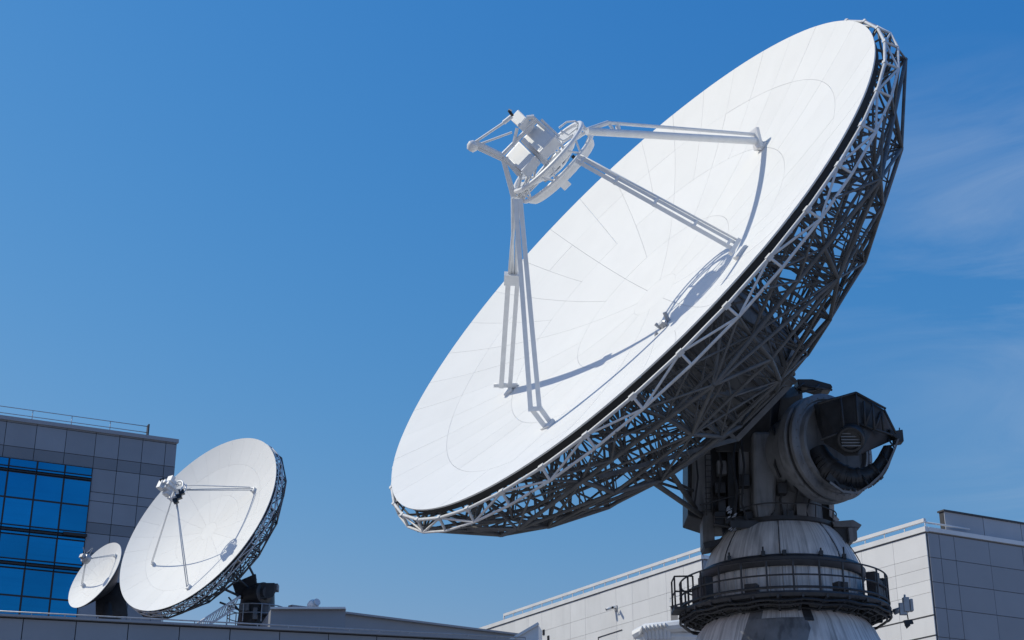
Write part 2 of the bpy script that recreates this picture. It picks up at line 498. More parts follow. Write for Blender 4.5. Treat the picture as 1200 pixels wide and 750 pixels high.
# ================================================================== glass fronted tower, far left
DT = 132
dt = hdir(63.5); ntw = hdir(153.5)
KT = at(207.5, 517, DT)            # right roof corner
bt = empty('office_tower', (KT.x, KT.y, 0))
tag(bt, 'slate clad office tower with a blue glass front and a roof handrail, far left', 'building')
T0 = V((KT.x, KT.y, 0)); LT = 30.0
T1 = T0 - dt * LT
zt = KT.z
MB(bt.location).prism([T0, T1, T1 - ntw * 18, T0 - ntw * 18], (0, 0, zt - .02)).build('wall', 'joint', bt)
MB(bt.location).prism([T0 + UP * zt, T1 + UP * zt, T1 - ntw * 18 + UP * zt, T0 - ntw * 18 + UP * zt], (0, 0, .1)).build('roof', 'roofing', bt)
MB(bt.location).beam(T0 + UP * (zt - .05) + ntw * .1 + dt * .1, T1 + UP * (zt - .05) + ntw * .1, .34, .34, UP).build('coping', 'clad_grey', bt)
# distances along the face (from the right corner, to the left) and down from the roof
def twr(px, py):
    q = on_plane(px, py, T0, ntw); return (T0 - V((q.x, q.y, 0))).dot(dt), zt - q.z
gx, gy = twr(108, 553)
colsT = [1.0] + [(gx - 1.0) / 3] * 3 + [2.55] * 8
rowsT = [.35, 2.1, 1.05, 2.1, .8, 1.9, .95, 1.7, .95, 1.9, 1.05, 1.9, 1.05, 2.0, 1.05, 2.0]
band = {2, 6, 8, 10, 12, 14}
cumT = [sum(rowsT[:i]) for i in range(len(rowsT) + 1)]
# the glass opening snaps to the panel grid
cx = [sum(colsT[:i]) for i in range(len(colsT) + 1)]
gx = min(cx, key=lambda q: abs(q - gx)); gy = min(cumT, key=lambda q: abs(q - gy))
clad(bt, V((KT.x, KT.y, zt)), -dt, ntw, colsT, rowsT, .05, lambda c, r: 'clad_band' if r in band else 'clad_slate',
     skip=lambda xa, xb, ya, yb: xa > gx - .05 and ya > gy - .05)
prow = [.75, .22, .22, 2.25, 2.35, .25, .25, .25, 2.1, .25, .25, .25, 2.3, 2.4, .25, .25, .25, 2.3]
y = gy
bw = 2.35
ncl = int((LT - gx) / bw)
for r, h in enumerate(prow):
    for c in range(ncl):
        xa = gx + c * bw
        cen = T0 - dt * (xa + bw / 2) + UP * (zt - y - h / 2) - bt.location
        if h > .5:
            f = box_obj('window', cen + ntw * .10, dt * bw, ntw * .12, UP * h, 'mullion', bt)
            g_ = link('pane', unit_box('glass'), f, Matrix.Translation((0, .28, 0)) @ Matrix.Rotation(random.gauss(0, .006), 4, 'X') @ Matrix.Rotation(random.gauss(0, .004), 4, 'Z') @ Matrix.Diagonal(((bw - .16) / bw, .7, (h - .16) / h, 1)))
        else:
            box_obj('louvre', cen + ntw * .12, dt * (bw - .1), ntw * .2, UP * (h - .1), 'glass' if r % 2 else 'mullion', bt)
    y += h
# one tilted-open vent light
q = on_plane(88, 626, T0 + ntw * .3, ntw)
MB(bt.location).box(q, dt * 1.0, ntw * .12 - UP * .04, UP * .12).build('open_vent', 'black', bt)
# roof handrail
h0 = T0 - dt * 2.6 + UP * zt + ntw * .0 - ntw * .5
h1 = h0 - dt * 27
rail(bt, 'roof_handrail', [h1, h0], 1.15, 'galvanised', r=.035, step=3.0, mids=1)
MB(bt.location).box(h0 + UP * .55, dt * .06, ntw * .3, UP * .75).box(h0 + dt * .9 + UP * .12, dt * .9, ntw * .4, UP * .1).build('davit_base', 'steel_dark', bt)

# ================================================================== low building in front carrying the smaller dishes
da = hdir(74.5); na = hdir(164.5)
Y0 = 70
B0 = at(0, 721, Y0)
bl = empty('low_building', (B0.x, B0.y, 0))
tag(bl, 'low slate clad building with a flat parapet roof, along the bottom left', 'building')
zb = B0.z
W0 = V((B0.x, B0.y, 0)) - da * 6
LW = 31.0
W1 = W0 + da * LW
dep = hdir(-15.5)
MB(bl.location).prism([W0, W1, W1 + dep * 38, W0 + dep * 38], (0, 0, zb - 1.2)).build('wall', 'joint', bl)
MB(bl.location).prism([W0 + UP * (zb - 1.2), W1 + UP * (zb - 1.2), W1 + dep * .3 + UP * (zb - 1.2), W0 + dep * .3 + UP * (zb - 1.2)], (0, 0, 1.18)).build('parapet', 'joint', bl)
clad(bl, W0 + UP * (zb - .12), da, na, [2.35] * 13, [1.9, 1.9, 1.9], .04, lambda c, r: 'clad_slate')
MB(bl.location).beam(W0 + UP * (zb - .02) + na * .0, W1 + UP * (zb - .02), .55, .1, UP).build('coping', 'clad_grey', bl)
mb = MB(bl.location)
p0, p1 = W0 + UP * (zb + .17) + na * .1, W1 + UP * (zb + .17) + na * .1
mb.bar(p0, p1, .035)
for i in range(22): mb.bar(p0.lerp(p1, i / 21) - UP * .17, p0.lerp(p1, i / 21), .025, 5)
mb.build('roof_cable_tray', 'galvanised', bl)
zroof = zb - 1.2

# pale block on its roof with a lamp, and the far grey wall
c0 = at(316, 740, 82)
c1 = at(404, 740, 82)
o = empty('plant_room', (c0.x, c0.y, zroof))
tag(o, 'pale grey box shaped plant room on the low roof, right of the middle dish', 'plant room')
dd = (V((c1.x, c1.y, 0)) - V((c0.x, c0.y, 0)))
top = at(318, 714, 82).z
pr = [V((c0.x, c0.y, zroof)), V((c1.x, c1.y, zroof)), V((c1.x, c1.y, zroof)) + dep * 5, V((c0.x, c0.y, zroof)) + dep * 5]
MB(o.location).prism(pr, (0, 0, top - zroof)).build('wall', 'clad_grey', o)
MB(o.location).beam(pr[0] + UP * (top - zroof + .03), pr[1] + UP * (top - zroof + .03), .5, .1, UP).build('roof_edge', 'coping', o)
lp = at(366, 719, 83.5)
o = empty('floodlight', (lp.x, lp.y, top))
tag(o, 'small white rounded floodlight on top of the pale plant room', 'lamp')
mb = MB(o.location); mb.bar((lp.x, lp.y, top), (lp.x, lp.y, top + .35), .05); mb.build('stem', 'galvanised', o)
hp = V((lp.x, lp.y, top + .5))
MB(o.location).lathe([(0, -.3), (.2, -.28), (.3, -.1), (.32, .1), (.22, .3), (0, .34)], hp, (.5, -.6, .3), 14).build('lamp_head', 'white_paint', o)
MB(o.location).bar(hp + V((.25, -.3, .12)), hp + V((.29, -.35, .14)), .2, 12).build('lens', 'lens_glass', o)

fw0, fw1 = at(404, 722, 92), at(577, 739, 100)
o = empty('distant_wall', (fw0.x, fw0.y, 0))
tag(o, 'long plain blue grey far wall, low between the middle dish and the white wing', 'wall')
fd = V((fw1.x - fw0.x, fw1.y - fw0.y, 0)).normalized(); fn = V((fd.y, -fd.x, 0))
ln = (V((fw1.x, fw1.y, 0)) - V((fw0.x, fw0.y, 0))).length + 4
a = V((fw0.x, fw0.y, 0)) - fd * 4
mb = MB(o.location)
mb.add([a, a + fd * ln, a + fd * ln + UP * fw1.z, a + UP * (fw0.z + .1)] , [])
zz0, zz1 = fw0.z, fw1.z
mb = MB(o.location).prism([a, a + fd * (ln + 4), a + fd * (ln + 4) + UP * zz1, a + UP * zz0], -fn * 4)
mb.build('wall', 'clad_slate', o)
MB(o.location).beam(a + UP * (zz0 + .05) + fn * .05, a + fd * (ln + 4) + UP * (zz1 + .05) + fn * .05, .4, .12, UP).build('coping', 'clad_grey', o)

# ================================================================== dishes
def surf(Rr, dep, r): return dep * (r * r / (Rr * Rr) - 1)
def make_panels(refl, Rr, dep, rings, gap, th, m, sub=5):
    for (ra, rb, n) in rings:
        a0, a1 = 0.0, 2 * math.pi / n
        k = max(2, int(40 / n * sub / 2) + 2); jr = sub
        vt, vb = [], []
        for i in range(jr + 1):
            r = ra + gap / 2 + (rb - ra - gap) * i / jr
            ga = gap / 2 / max(r, .1)
            for j in range(k + 1):
                a = a0 + ga + (a1 - a0 - 2 * ga) * j / k
                vt.append(pol(r, a, surf(Rr, dep, r))); vb.append(pol(r, a, surf(Rr, dep, r) - th))
        W = k + 1; tot = len(vt)
        fs = []; top = []
        for i in range(jr):
            for j in range(k):
                top.append((i * W + j, (i + 1) * W + j, (i + 1) * W + j + 1, i * W + j + 1))
                fs.append((tot + i * W + j, tot + i * W + j + 1, tot + (i + 1) * W + j + 1, tot + (i + 1) * W + j))
        side = []
        border = [j for j in range(W)] + [i * W + k for i in range(1, jr + 1)] + [jr * W + j for j in range(k - 1, -1, -1)] + [i * W for i in range(jr - 1, 0, -1)]
        for q in range(len(border)):
            s_, t_ = border[q], border[(q + 1) % len(border)]
            side.append((s_, t_, tot + t_, tot + s_))
        mb = MB(); b0 = vt + vb
        mb.v = [tuple(p) for p in b0]; mb.f = top + fs + side; mb.sm = [True] * (len(top) + len(fs)) + [False] * len(side)
        me = mb.mesh('reflector_panel', m)
        for i in range(n):
            jit = random.gauss(0, .00012)
            mt = Matrix.Rotation(2 * math.pi * i / n, 4, 'Z') @ Matrix.Rotation(jit, 4, 'Y')
            link('reflector_panel', me, refl, mt)

def find_on_dish(px, py, C, n, Rr, dep):
    d = px_ray(px, py).normalized(); D = (C - CAM).length; last = None; hit = None
    t = D * .6
    while t < D * 1.4:
        P = CAM + d * t - C; z = P.dot(n); r2 = P.length_squared - z * z
        gg = z - surf(Rr, dep, math.sqrt(r2))
        if last is not None and last * gg < 0 and r2 < Rr * Rr * 1.05: hit = CAM + d * t
        last = gg; t += .004
    return hit

# ------------------------------------------------------------------ the big dish
RB = 11.0; DEP = 1.9
ub, vb_, nb = basis(R(-123.22), R(32.34))
CB = V((3.54, 47.156, 21.36)) + CAM
AX = V((9.05, 50.77, 0))           # foot of its pedestal
Z = lambda z: z + CAM.z
big = empty('satellite_dish', AX)
tag(big, 'giant white satellite dish on a grey round pedestal with a railed platform', 'satellite dish')
FM = Matrix.Translation(-AX) @ frame(ub, vb_, nb, CB)
FMi = frame(ub, vb_, nb, CB).inverted()

# reflector: edge band and backing ring, shade of the rim gap painted in, carrying the panels
mb = MB()
mb.lathe([(10.86, surf(RB, DEP, 10.86) - .07), (10.90, -.30), (10.70, -.32), (10.60, surf(RB, DEP, 10.6) - .07), (10.86, surf(RB, DEP, 10.86) - .07)], (0, 0, 0), (0, 0, 1), 120)
refl = mb.build('reflector', 'edge_shade', big, mtx=FM)
make_panels(refl, RB, DEP, [(.95, 3.5, 10), (3.5, 6.3, 20), (6.3, 8.9, 40), (8.9, 11.0, 40)], .009, .05, 'panel_white')
MB().lathe([(.9525, surf(RB, DEP, .95) - .05), (.9525, surf(RB, DEP, .95)), (.6, surf(RB, DEP, .6)), (.3, surf(RB, DEP, .3)), (0, surf(RB, DEP, 0))], (0, 0, 0), (0, 0, 1), 32).build('hub_cover', 'panel_white', refl)
mb = MB()
FW = FMi @ find_on_dish(779, 382, CB, nb, RB, DEP)
mb.off = V((-FW.x, -FW.y, -FW.z)); zc = -.02
mb.bar((0, 0, zc), (0, 0, zc + .2), .12, 12)
mb.bar((.05, .2, zc), (.1, .32, zc + .3), .07, 8).bar((.2, -.1, zc), (.28, -.16, zc + .26), .06, 8).bar((-.2, 0, zc), (-.3, .05, zc + .2), .06, 8)
mb.bar((-.25, -.35, zc), (-.12, -.32, zc + .12), .05, 8)
mb.build('feed_window', 'galvanised', refl)

# ---- back structure
bs_mb = MB()
bs_mb.lathe([(2.2, -2.0), (2.25, -6.6), (2.0, -6.7), (0.0, -6.7)], (0, 0, 0), (0, 0, 1), 40)
bs_mb.lathe([(2.45, -6.2), (2.45, -6.5), (2.25, -6.5)], (0, 0, 0), (0, 0, 1), 40)
back = bs_mb.build('back_structure', 'yoke_paint', big, mtx=FM)
NR = 40; NS = 20
def ra(i): return pol(11.22, 2 * math.pi * i / NR, -.24)
def rb_(i): return pol(11.40, 2 * math.pi * i / NR, -.64)
def ang(i): return 2 * math.pi * i / NS
topR = [(10.6, surf(RB, DEP, 10.6) - .3), (8.9, surf(RB, DEP, 8.9) - .16), (6.6, surf(RB, DEP, 6.6) - .16), (4.4, surf(RB, DEP, 4.4) - .16), (2.25, -2.1)]
botR = [(10.45, -1.60), (9.8, -2.75), (7.75, -4.2), (5.0, -5.5), (2.3, -6.4)]
def T(k, i): return pol(topR[k][0], ang(i), topR[k][1])
def B(k, i): return pol(botR[k][0], ang(i), botR[k][1])
for i in range(NR):
    bar_obj('rim_bar', ra(i), ra(i + 1), .055, 'rim_paint', back)
    bar_obj('rim_bar', rb_(i), rb_(i + 1), .045, 'rim_paint', back)
    bar_obj('rim_post', ra(i), rb_(i), .045, 'rim_paint', back)
    if i % 2: bar_obj('rim_brace', ra(i), rb_(i + 1), .038, 'rim_paint', back)
    else: bar_obj('rim_brace', rb_(i), ra(i + 1), .038, 'rim_paint', back)
    # short knuckle plate where the rim bars meet
    k_ = ra(i); x = V((math.cos(2 * math.pi * i / NR), math.sin(2 * math.pi * i / NR), 0)); yv = V((-x.y, x.x, 0))
    box_obj('knuckle_plate', k_ + x * .0, x * .12, yv * .2, V((0, 0, .14)), 'rim_paint', back)
bars = []                          # (p, q, radius, importance)
for i in range(NS):
    j = i + 1
    # rear chords: hoops and radials
    for k in range(5):
        bar_obj('chord_bar', B(k, i), B(k, j), .052 if k < 4 else .1, 'truss_shade', back)
        if k < 4: bar_obj('chord_bar', B(k, i), B(k + 1, i), .068, 'truss_shade', back)
    rb2 = rb_(2 * i)
    bars.append((rb2, B(0, i), .055, 9))
    bars.append((ra(2 * i), T(0, i), .05, 4))
    bars.append((rb_(2 * i + 1), B(0, i), .045, 8)); bars.append((rb_(2 * i + 1), B(0, j), .045, 8))
    bars.append((rb2, T(0, i), .045, 5))
    for k in range(5):
        bars.append((T(k, i), B(k, i), .05, 7))                     # posts
        bars.append((T(k, i), T(k, j), .05, 3))                     # front hoops
        if k < 4:
            bars.append((T(k, i), T(k + 1, i), .05, 3))
            bars.append((B(k, i), T(k + 1, i), .055, 7))            # radial web
            bars.append((T(k, i), B(k + 1, i), .045, 5))
            if k % 2 == i % 2: bars.append((B(k, i), B(k + 1, j), .05, 8))   # rear face bracing
            else: bars.append((B(k, j), B(k + 1, i), .05, 8))
            m1 = (B(k, i) + B(k + 1, i)) / 2; m2 = (T(k, i) + T(k + 1, i)) / 2
            if 0 < k < 3:
                bars.append((m1, m2, .03, 4)); bars.append((m1, T(k, i) if i % 2 else T(k + 1, i), .03, 3))
            # cross bracing between neighbouring radial ribs
            if (i + k) % 2: bars.append((T(k, i), B(k, j), .045, 6))
            else: bars.append((B(k, i), T(k, j), .045, 6))
            mh = (B(k, i) + B(k, j)) / 2
            if (i + k) % 2 or k < 1: continue
            bars.append((mh, T(k, i), .035, 4)); bars.append((mh, T(k, j), .035, 4))
            bars.append((mh, B(k + 1, i), .035, 4)); bars.append((mh, B(k + 1, j), .035, 4))
# outer girdle: nine long straight chords standing off the lattice
def gn(i): return pol(11.22, R(35 + 40 * i), -1.55)
for i in range(9):
    bar_obj('girdle_chord', gn(i), gn(i + 1), .065, 'truss_shade', back)
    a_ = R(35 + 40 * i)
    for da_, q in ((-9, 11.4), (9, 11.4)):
        bar_obj('girdle_strut', gn(i), pol(11.4, a_ + R(da_), -.64), .034, 'truss_shade', back)
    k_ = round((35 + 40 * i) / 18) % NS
    for d_ in (-1, 0, 1): bar_obj('girdle_strut', gn(i), B(1, k_ + d_), .055, 'truss_shade', back)
    bar_obj('girdle_strut', gn(i), T(0, k_), .05, 'truss_shade', back)
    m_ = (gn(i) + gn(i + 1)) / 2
    for d_ in (-6, 6): bar_obj('girdle_strut', m_, pol(11.4, R(55 + 40 * i + d_), -.64), .035, 'truss_shade', back)
bars.sort(key=lambda q: -q[3] * (q[0] - q[1]).length ** .3)
for p, q, r, _ in bars[:290]: bar_obj('brace_bar', p, q, r * .78, 'truss_shade', back)
rest = MB()
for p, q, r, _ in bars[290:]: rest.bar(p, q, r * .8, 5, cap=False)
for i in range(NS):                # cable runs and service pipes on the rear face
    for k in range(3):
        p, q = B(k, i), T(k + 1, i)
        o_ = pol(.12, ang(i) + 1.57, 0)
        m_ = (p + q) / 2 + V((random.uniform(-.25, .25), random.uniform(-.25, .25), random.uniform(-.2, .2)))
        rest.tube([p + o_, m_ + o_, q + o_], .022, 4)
tag(rest.build('fine_bracing', 'truss_shade', back), kind='stuff')
# heavy beams from the rim down to the mount, and the mount legs
MNT = FMi @ at(926, 452, 47.9)
hb = MB()
q0 = B(1, 18)
def loc(px, py, Y): return FMi @ at(px, py, Y)
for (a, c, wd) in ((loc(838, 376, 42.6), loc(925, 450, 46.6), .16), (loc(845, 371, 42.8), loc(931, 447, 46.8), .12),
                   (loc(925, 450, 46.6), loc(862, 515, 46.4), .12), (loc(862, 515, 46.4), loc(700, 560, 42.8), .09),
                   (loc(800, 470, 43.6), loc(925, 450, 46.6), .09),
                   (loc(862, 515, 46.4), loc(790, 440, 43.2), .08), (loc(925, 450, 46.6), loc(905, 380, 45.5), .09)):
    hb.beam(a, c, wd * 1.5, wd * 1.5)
hb.build('mount_beam', 'truss_shade', back)

# ---- feed legs, ring and feed cluster
SR = CB + nb * 3.95 + ub * .51 + vb_ * .56
def ringpt(px, py): return on_plane(px, py, SR, nb)
def w2b(mbx): return mbx
feet = {k: find_on_dish(*p, CB, nb, RB, DEP) for k, p in dict(A=(597, 458), B=(643, 499), C=(869, 297), D=(893, 172)).items()}
view = (SR - CAM).normalized()
def foot_pad(mb, P, tilt):
    x = (P - CB); x = (x - nb * x.dot(nb)).normalized(); yv = nb.cross(x)
    mb.box(P + nb * .05, x * .16, yv * .24, nb * .05)
def leg_two(name, top, foot, off, r1, r2, square=True, low=None):
    mb = MB(AX); d = (foot - top).normalized()
    s = (off - d * off.dot(d)).normalized()
    return mb, d, s
sx = V((1, 0, 0))
# leg A: twin chords joined by a node half-way
ta = ringpt(604, 232)
mb = MB(AX); d = (feet['A'] - ta).normalized(); s = (sx - d * d.x).normalized(); mid = ta.lerp(feet['A'], .40)
mb.bar(ta + s * .02, mid - s * .13, .06, 8); mb.bar(ta + s * .1, mid + s * .10, .06, 8); mb.bar(ta - s * .1, mid, .05, 8)
mb.beam(mid - s * .15, feet['A'] - s * .15 + nb * .2, .17, .17, view); mb.beam(mid + s * .16, feet['A'] + s * .16 + nb * .2, .15, .15, view)
mb.box(mid, s * .3, d * .2, d.cross(s) * .14)
mb.bar(feet['A'] + s * .1 + nb * .3 - s * .45, feet['A'] + nb * .3 + s * .5, .09, 8)
foot_pad(mb, feet['A'], 0)
mb.build('feed_leg', 'white_paint', big, bevel=.0)
# leg B: twin box beams, kinked just above its foot
tb = ringpt(607, 234)
kink = feet['B'] + (nb * .8 - ub * .2) * .75
kk = on_plane(627, 479, feet['B'], V((0, 1, 0)))
kink = CAM + (kk - CAM) * .996
mb = MB(AX); d = (kink - tb).normalized(); s = (sx - d * d.x).normalized()
for o_ in (-.14, .14):
    mb.beam(tb + s * o_ * .55, kink + s * o_, .15, .16, view); mb.beam(kink + s * o_ - d * .05, feet['B'] + s * o_ * .9, .145, .15, view)
mb.box(kink, s * .22, d * .06, view * .1)
foot_pad(mb, feet['B'], 0)
mb.build('feed_leg', 'white_paint', big)
# leg C: three chords side by side
tcn_ = ringpt(677, 186)
mb = MB(AX); d = (feet['C'] - tcn_).normalized(); s = (UP - d * d.z).normalized(); f_ = feet['C'] + nb * .3
mb.beam(tcn_ + s * .07, f_ + s * .12, .10, .12, view); mb.beam(tcn_ - s * .08, f_ - s * .1, .13, .15, view); mb.bar(tcn_ + s * .16, f_ + s * .24, .035, 8)
for t_ in (.03, .25, .5, .75, .96): 
    p = tcn_.lerp(f_, t_); mb.box(p, s * .13, d * .04, d.cross(s) * .09)
mb.box(f_, s * .28, d * .06, d.cross(s) * .1)
foot_pad(mb, feet['C'], 0)
mb.build('feed_leg', 'white_paint', big)
# leg D: a thick tube with a thin tie above it
td = ringpt(688, 154)
mb = MB(AX); f_ = feet['D'] + nb * .32; d = (f_ - td).normalized(); s = (UP - d * d.z).normalized()
mb.bar(td, f_ - s * .03, .125, 12)
p1 = ringpt(715, 144); p1 = td.lerp(f_, .13) + s * .36
mb.bar(td + s * .05, p1, .08, 8); mb.bar(p1, f_ + s * .22, .06, 8); mb.bar(p1, td.lerp(f_, .16), .05, 8)
mb.bar(td.lerp(f_, .18) + s * .1, td.lerp(f_, .18) + s * .25, .08, 8)
mb.box(f_ + s * .05 + d * .04, s * .36, d * .06, d.cross(s) * .2)
mb.beam(f_ + s * .3, feet['D'] + d * .2 - s * .1, .1, .1, view)
foot_pad(mb, feet['D'], 0)
mb.build('feed_leg', 'white_paint', big)

# feed ring, sub-reflector and boxes
RG = 1.55
mb = MB(AX)
def rp(r, a, z): return SR + ub * (r * math.cos(a)) + vb_ * (r * math.sin(a)) + nb * z
def hoop(mb, r, z, rr, n=48, q=8, a0=0, a1=2 * math.pi, closed=True):
    mb.tube([rp(r, a0 + (a1 - a0) * k / (n if closed else n - 1), z) for k in range(n)], rr, q, closed)
hoop(mb, RG, .12, .085)
hoop(mb, RG + .05, -.32, .07)
for k in range(16):
    a = 2 * math.pi * k / 16; mb.bar(rp(RG, a, .12), rp(RG + .05, a + (.2 if k % 2 else -.2), -.32), .035, 6)
fr = mb.build('feed_ring', 'white_paint', big)
# curved band hanging off the dish side of the ring
mb = MB(AX)
mb.lathe([(RG + .0, -.36), (RG - .03, -.5), (RG - .12, -.62), (RG - .15, -.61), (RG - .06, -.5), (RG - .03, -.36)], SR, nb, 40, xref=ub, a0=-2.2, a1=.5)
mb.build('ring_skirt', 'white_paint', fr)
mb = MB(AX)
so_ = SR - nb * .1
mb.lathe([(.0, -.35), (.4, -.31), (.68, -.22), (.70, -.18), (.4, -.25), (0, -.28)], so_, nb, 36)
mb.lathe([(.93, -.1), (1.15, .03), (1.36, .18), (1.37, .22), (1.15, .08), (.92, -.06), (.93, -.1)], so_, nb, 30, xref=ub, a0=-2.7, a1=.35)
mb.lathe([(1.12, .0), (1.36, .18), (1.37, .22), (1.12, .05), (1.12, .0)], so_, nb, 24, xref=ub, a0=.75, a1=2.6)
for k in range(8):
    a = 2 * math.pi * k / 8 + .2
    def q_(r, z): return so_ + ub * (r * math.cos(a)) + vb_ * (r * math.sin(a)) + nb * z
    mb.beam(q_(.6, -.22), q_(1.45, .22), .07, .05, nb)
sub = mb.build('sub_reflector', 'white_paint', big)
# two big boxes, one behind the other along the axis, then a small one
def img_dir(dx, dy, P):            # a world direction square to the view, along an image direction
    a = CAM + (P - CAM); ct = view
    rx = V((1, 0, 0)); ry = rx.cross(view).normalized() * 1.0
    return (rx * dx + (ry if ry.z > 0 else -ry) * (-dy)).normalized()
def feed_box(name, c, along, across, thick, hl, hw, ht, m='white_paint', bev=.02, par=None):
    mb = MB(AX); mb.box(c, along * hl, across * hw, thick * ht); return mb.build(name, m, par or big, bevel=bev)
ix = (nb - view * nb.dot(view)).normalized()           # along the axis as seen
iy = view.cross(ix).normalized()
def at_s(px, py, z): return on_plane(px, py, SR + nb * z, view)
c1_ = at_s(634, 166, 0.9); c2_ = at_s(609, 188, .9)
dirA = (at_s(641, 156, .9) - at_s(622, 138, .9)).normalized()
e1 = (at_s(612, 166, .9) - at_s(634, 143, .9)).normalized()      # long edge, lower left
e2 = (at_s(638, 193, .9) - at_s(612, 166, .9)).normalized()      # short edge, lower right
e3 = e1.cross(e2).normalized()
tilt1 = (e3 + e1 * .25).normalized()
def cube_from(px4, depth, name, m='white_paint', Yz=.9, par=None, inset=True):
    """a cabinet whose front shows the four given corners and goes back by depth"""
    pts = [on_plane(x, y, SR + nb * Yz, FN) for x, y in px4]
    mb = MB(AX).prism(pts, -FN * depth)
    o = mb.build(name, m, par or big, bevel=.025)
    if inset:
        c = sum(pts, V()) / 4
        q = [c + (p - c) * .86 + FN * .012 for p in pts]
        MB(AX).prism(q, -FN * .03).build('cover_plate', 'panel_white', o, bevel=.006)
    return o
FN = (nb - view * .55).normalized()    # the cabinet doors look up and back along the axis
cb1 = cube_from([(632, 143), (650, 160), (632, 179), (612, 162)], .4, 'feed_cabinet')
cb2 = cube_from([(608, 165), (626, 183), (611, 201), (592, 183)], .4, 'feed_cabinet', Yz=.8)
cb3 = cube_from([(607, 128), (617, 138), (608, 149), (597, 139)], .5, 'amplifier_box', Yz=1.6)
# framing bars round the cabinets, outrigger with its rounded end, ties
mb = MB(AX)
def Pz(px, py, z=.9): return at_s(px, py, z)
def wire(pts, r, z=.9, n=6): mb.tube([Pz(x, y, z) for x, y in pts], r, n)
wire([(589, 181), (629, 141)], .07, .95); wire([(593, 185), (610, 203)], .06)
wire([(612, 163), (640, 192)], .09, .7)
wire([(622, 135), (652, 163)], .06, 1.0); wire([(634, 140), (655, 160)], .05, 1.1)
wire([(556, 167), (589, 183)], .10, 1.0); wire([(556, 172), (588, 187)], .06, 1.0)
wire([(556, 167), (590, 144)], .045, 1.2); wire([(590, 144), (600, 136)], .075, 1.3); wire([(562, 169), (600, 155)], .04, 1.1)
wire([(589, 183), (595, 203), (604, 232)], .075, .5); wire([(590, 185), (608, 206)], .05, .7)
wire([(596, 185), (590, 187)], .06, .8); wire([(589, 186), (601, 232)], .07, .4)
wire([(606, 150), (601, 172)], .06, 1.0); wire([(612, 152), (628, 138)], .06, 1.2)
wire([(617, 138), (626, 137)], .08, 1.3); wire([(600, 130), (596, 128)], .03, 1.6)
wire([(652, 163), (662, 175)], .05, .6); wire([(640, 192), (652, 200)], .07, .4); wire([(611, 203), (606, 228)], .06, .4)
mb.build('support_frame', 'white_paint', big)
mb = MB(AX)
p = Pz(552, 172, 1.0); q = Pz(557, 169, 1.0)
mb.lathe([(0, -.16), (.1, -.15), (.19, -.05), (.19, .08), (.12, .2), (0, .22)], (p + q) / 2, Pz(549, 178, 1.0) - Pz(556, 167, 1.0), 16)
mb.build('beacon_horn', 'white_paint', big)
mb = MB(AX); mb.bar(Pz(601, 136, 1.5), Pz(596, 129, 1.5), .05, 8); mb.build('sensor_tip', 'black', cb3)
# cables looping from the cabinets to the ring, and the little box below the ring
mb = MB(AX)
for k in range(9):
    a = random.uniform(620, 650); s0_ = Pz(a, 205 - (a - 620) * .9 + random.uniform(-6, 6), .2); s1_ = Pz(605 + random.uniform(0, 8), 233 + random.uniform(-4, 4), -.1)
    m_ = (s0_ + s1_) / 2 + view.cross(ix) * random.uniform(-.1, .25) - UP * random.uniform(.05, .3)
    mb.tube([s0_, s0_.lerp(m_, .6) - UP * .05, m_, m_.lerp(s1_, .5), s1_], .03, 5)
for pts in ([(655, 150), (664, 143), (674, 142), (682, 148)], [(657, 153), (666, 158), (676, 150)], [(650, 160), (660, 165), (672, 158)], [(684, 150), (690, 160), (684, 175), (674, 186)], [(690, 154), (692, 166), (680, 182)]):
    mb.tube([Pz(x, y, .1) for x, y in pts], .035, 5)
mb.build('feed_cables', 'white_paint', big)
lb = cube_from([(655, 203), (664, 210), (656, 218), (648, 209)], .3, 'junction_box', Yz=-.3, inset=False)
mb = MB(AX)
for k in range(7):
    c = Pz(640 + k * 4 + random.uniform(-2, 2), 207 - k * 4 + random.uniform(-3, 3), -.2)
    mb.box(c, ub * random.uniform(.06, .14), vb_ * random.uniform(.06, .12), nb * random.uniform(.05, .15))
mb.build('bracket_cluster', 'galvanised', fr)
mb = MB(AX)
for px, py in ((660, 190), (664, 187), (657, 193), (672, 184)):
    c = Pz(px, py, -.35); mb.bar(c - nb * .06, c + nb * .06, .06, 8)
mb.build('actuator', 'black', fr)

# ------------------------------------------------------------------ its pedestal
ped = MB(AX).lathe([(4.2, 0), (4.2, .3), (3.9, .35), (3.7, Z(6.5)), (3.35, Z(8.3)), (2.9, Z(9.3)), (2.35, Z(9.95)), (2.1, Z(10.0))], AX, n=64).build('pedestal', 'pedestal_paint', big)
MB(AX).lathe([(2.62, Z(10.0)), (2.62, Z(11.02)), (2.55, Z(11.04))], AX, n=64).build('drum', 'pedestal_paint', ped)
MB(AX).lathe([(2.5, Z(11.0)), (2.72, Z(11.02)), (2.76, Z(11.12)), (2.76, Z(11.3)), (2.66, Z(11.4)), (2.5, Z(11.42))], AX, n=64).build('bearing_ring', 'machine_dark', ped)
MB(AX).lathe([(2.6, Z(11.38)), (2.6, Z(11.45)), (2.48, Z(11.75)), (2.28, Z(12.15)), (2.05, Z(12.48)), (1.86, Z(12.68)), (1.8, Z(12.72))], AX, n=64).build('dome_shell', 'pedestal_paint', ped)
MB(AX).lathe([(1.86, Z(12.68)), (1.92, Z(12.72)), (1.92, Z(12.84)), (1.6, Z(12.88))], AX, n=64).build('neck_flange', 'machine_dark', ped)
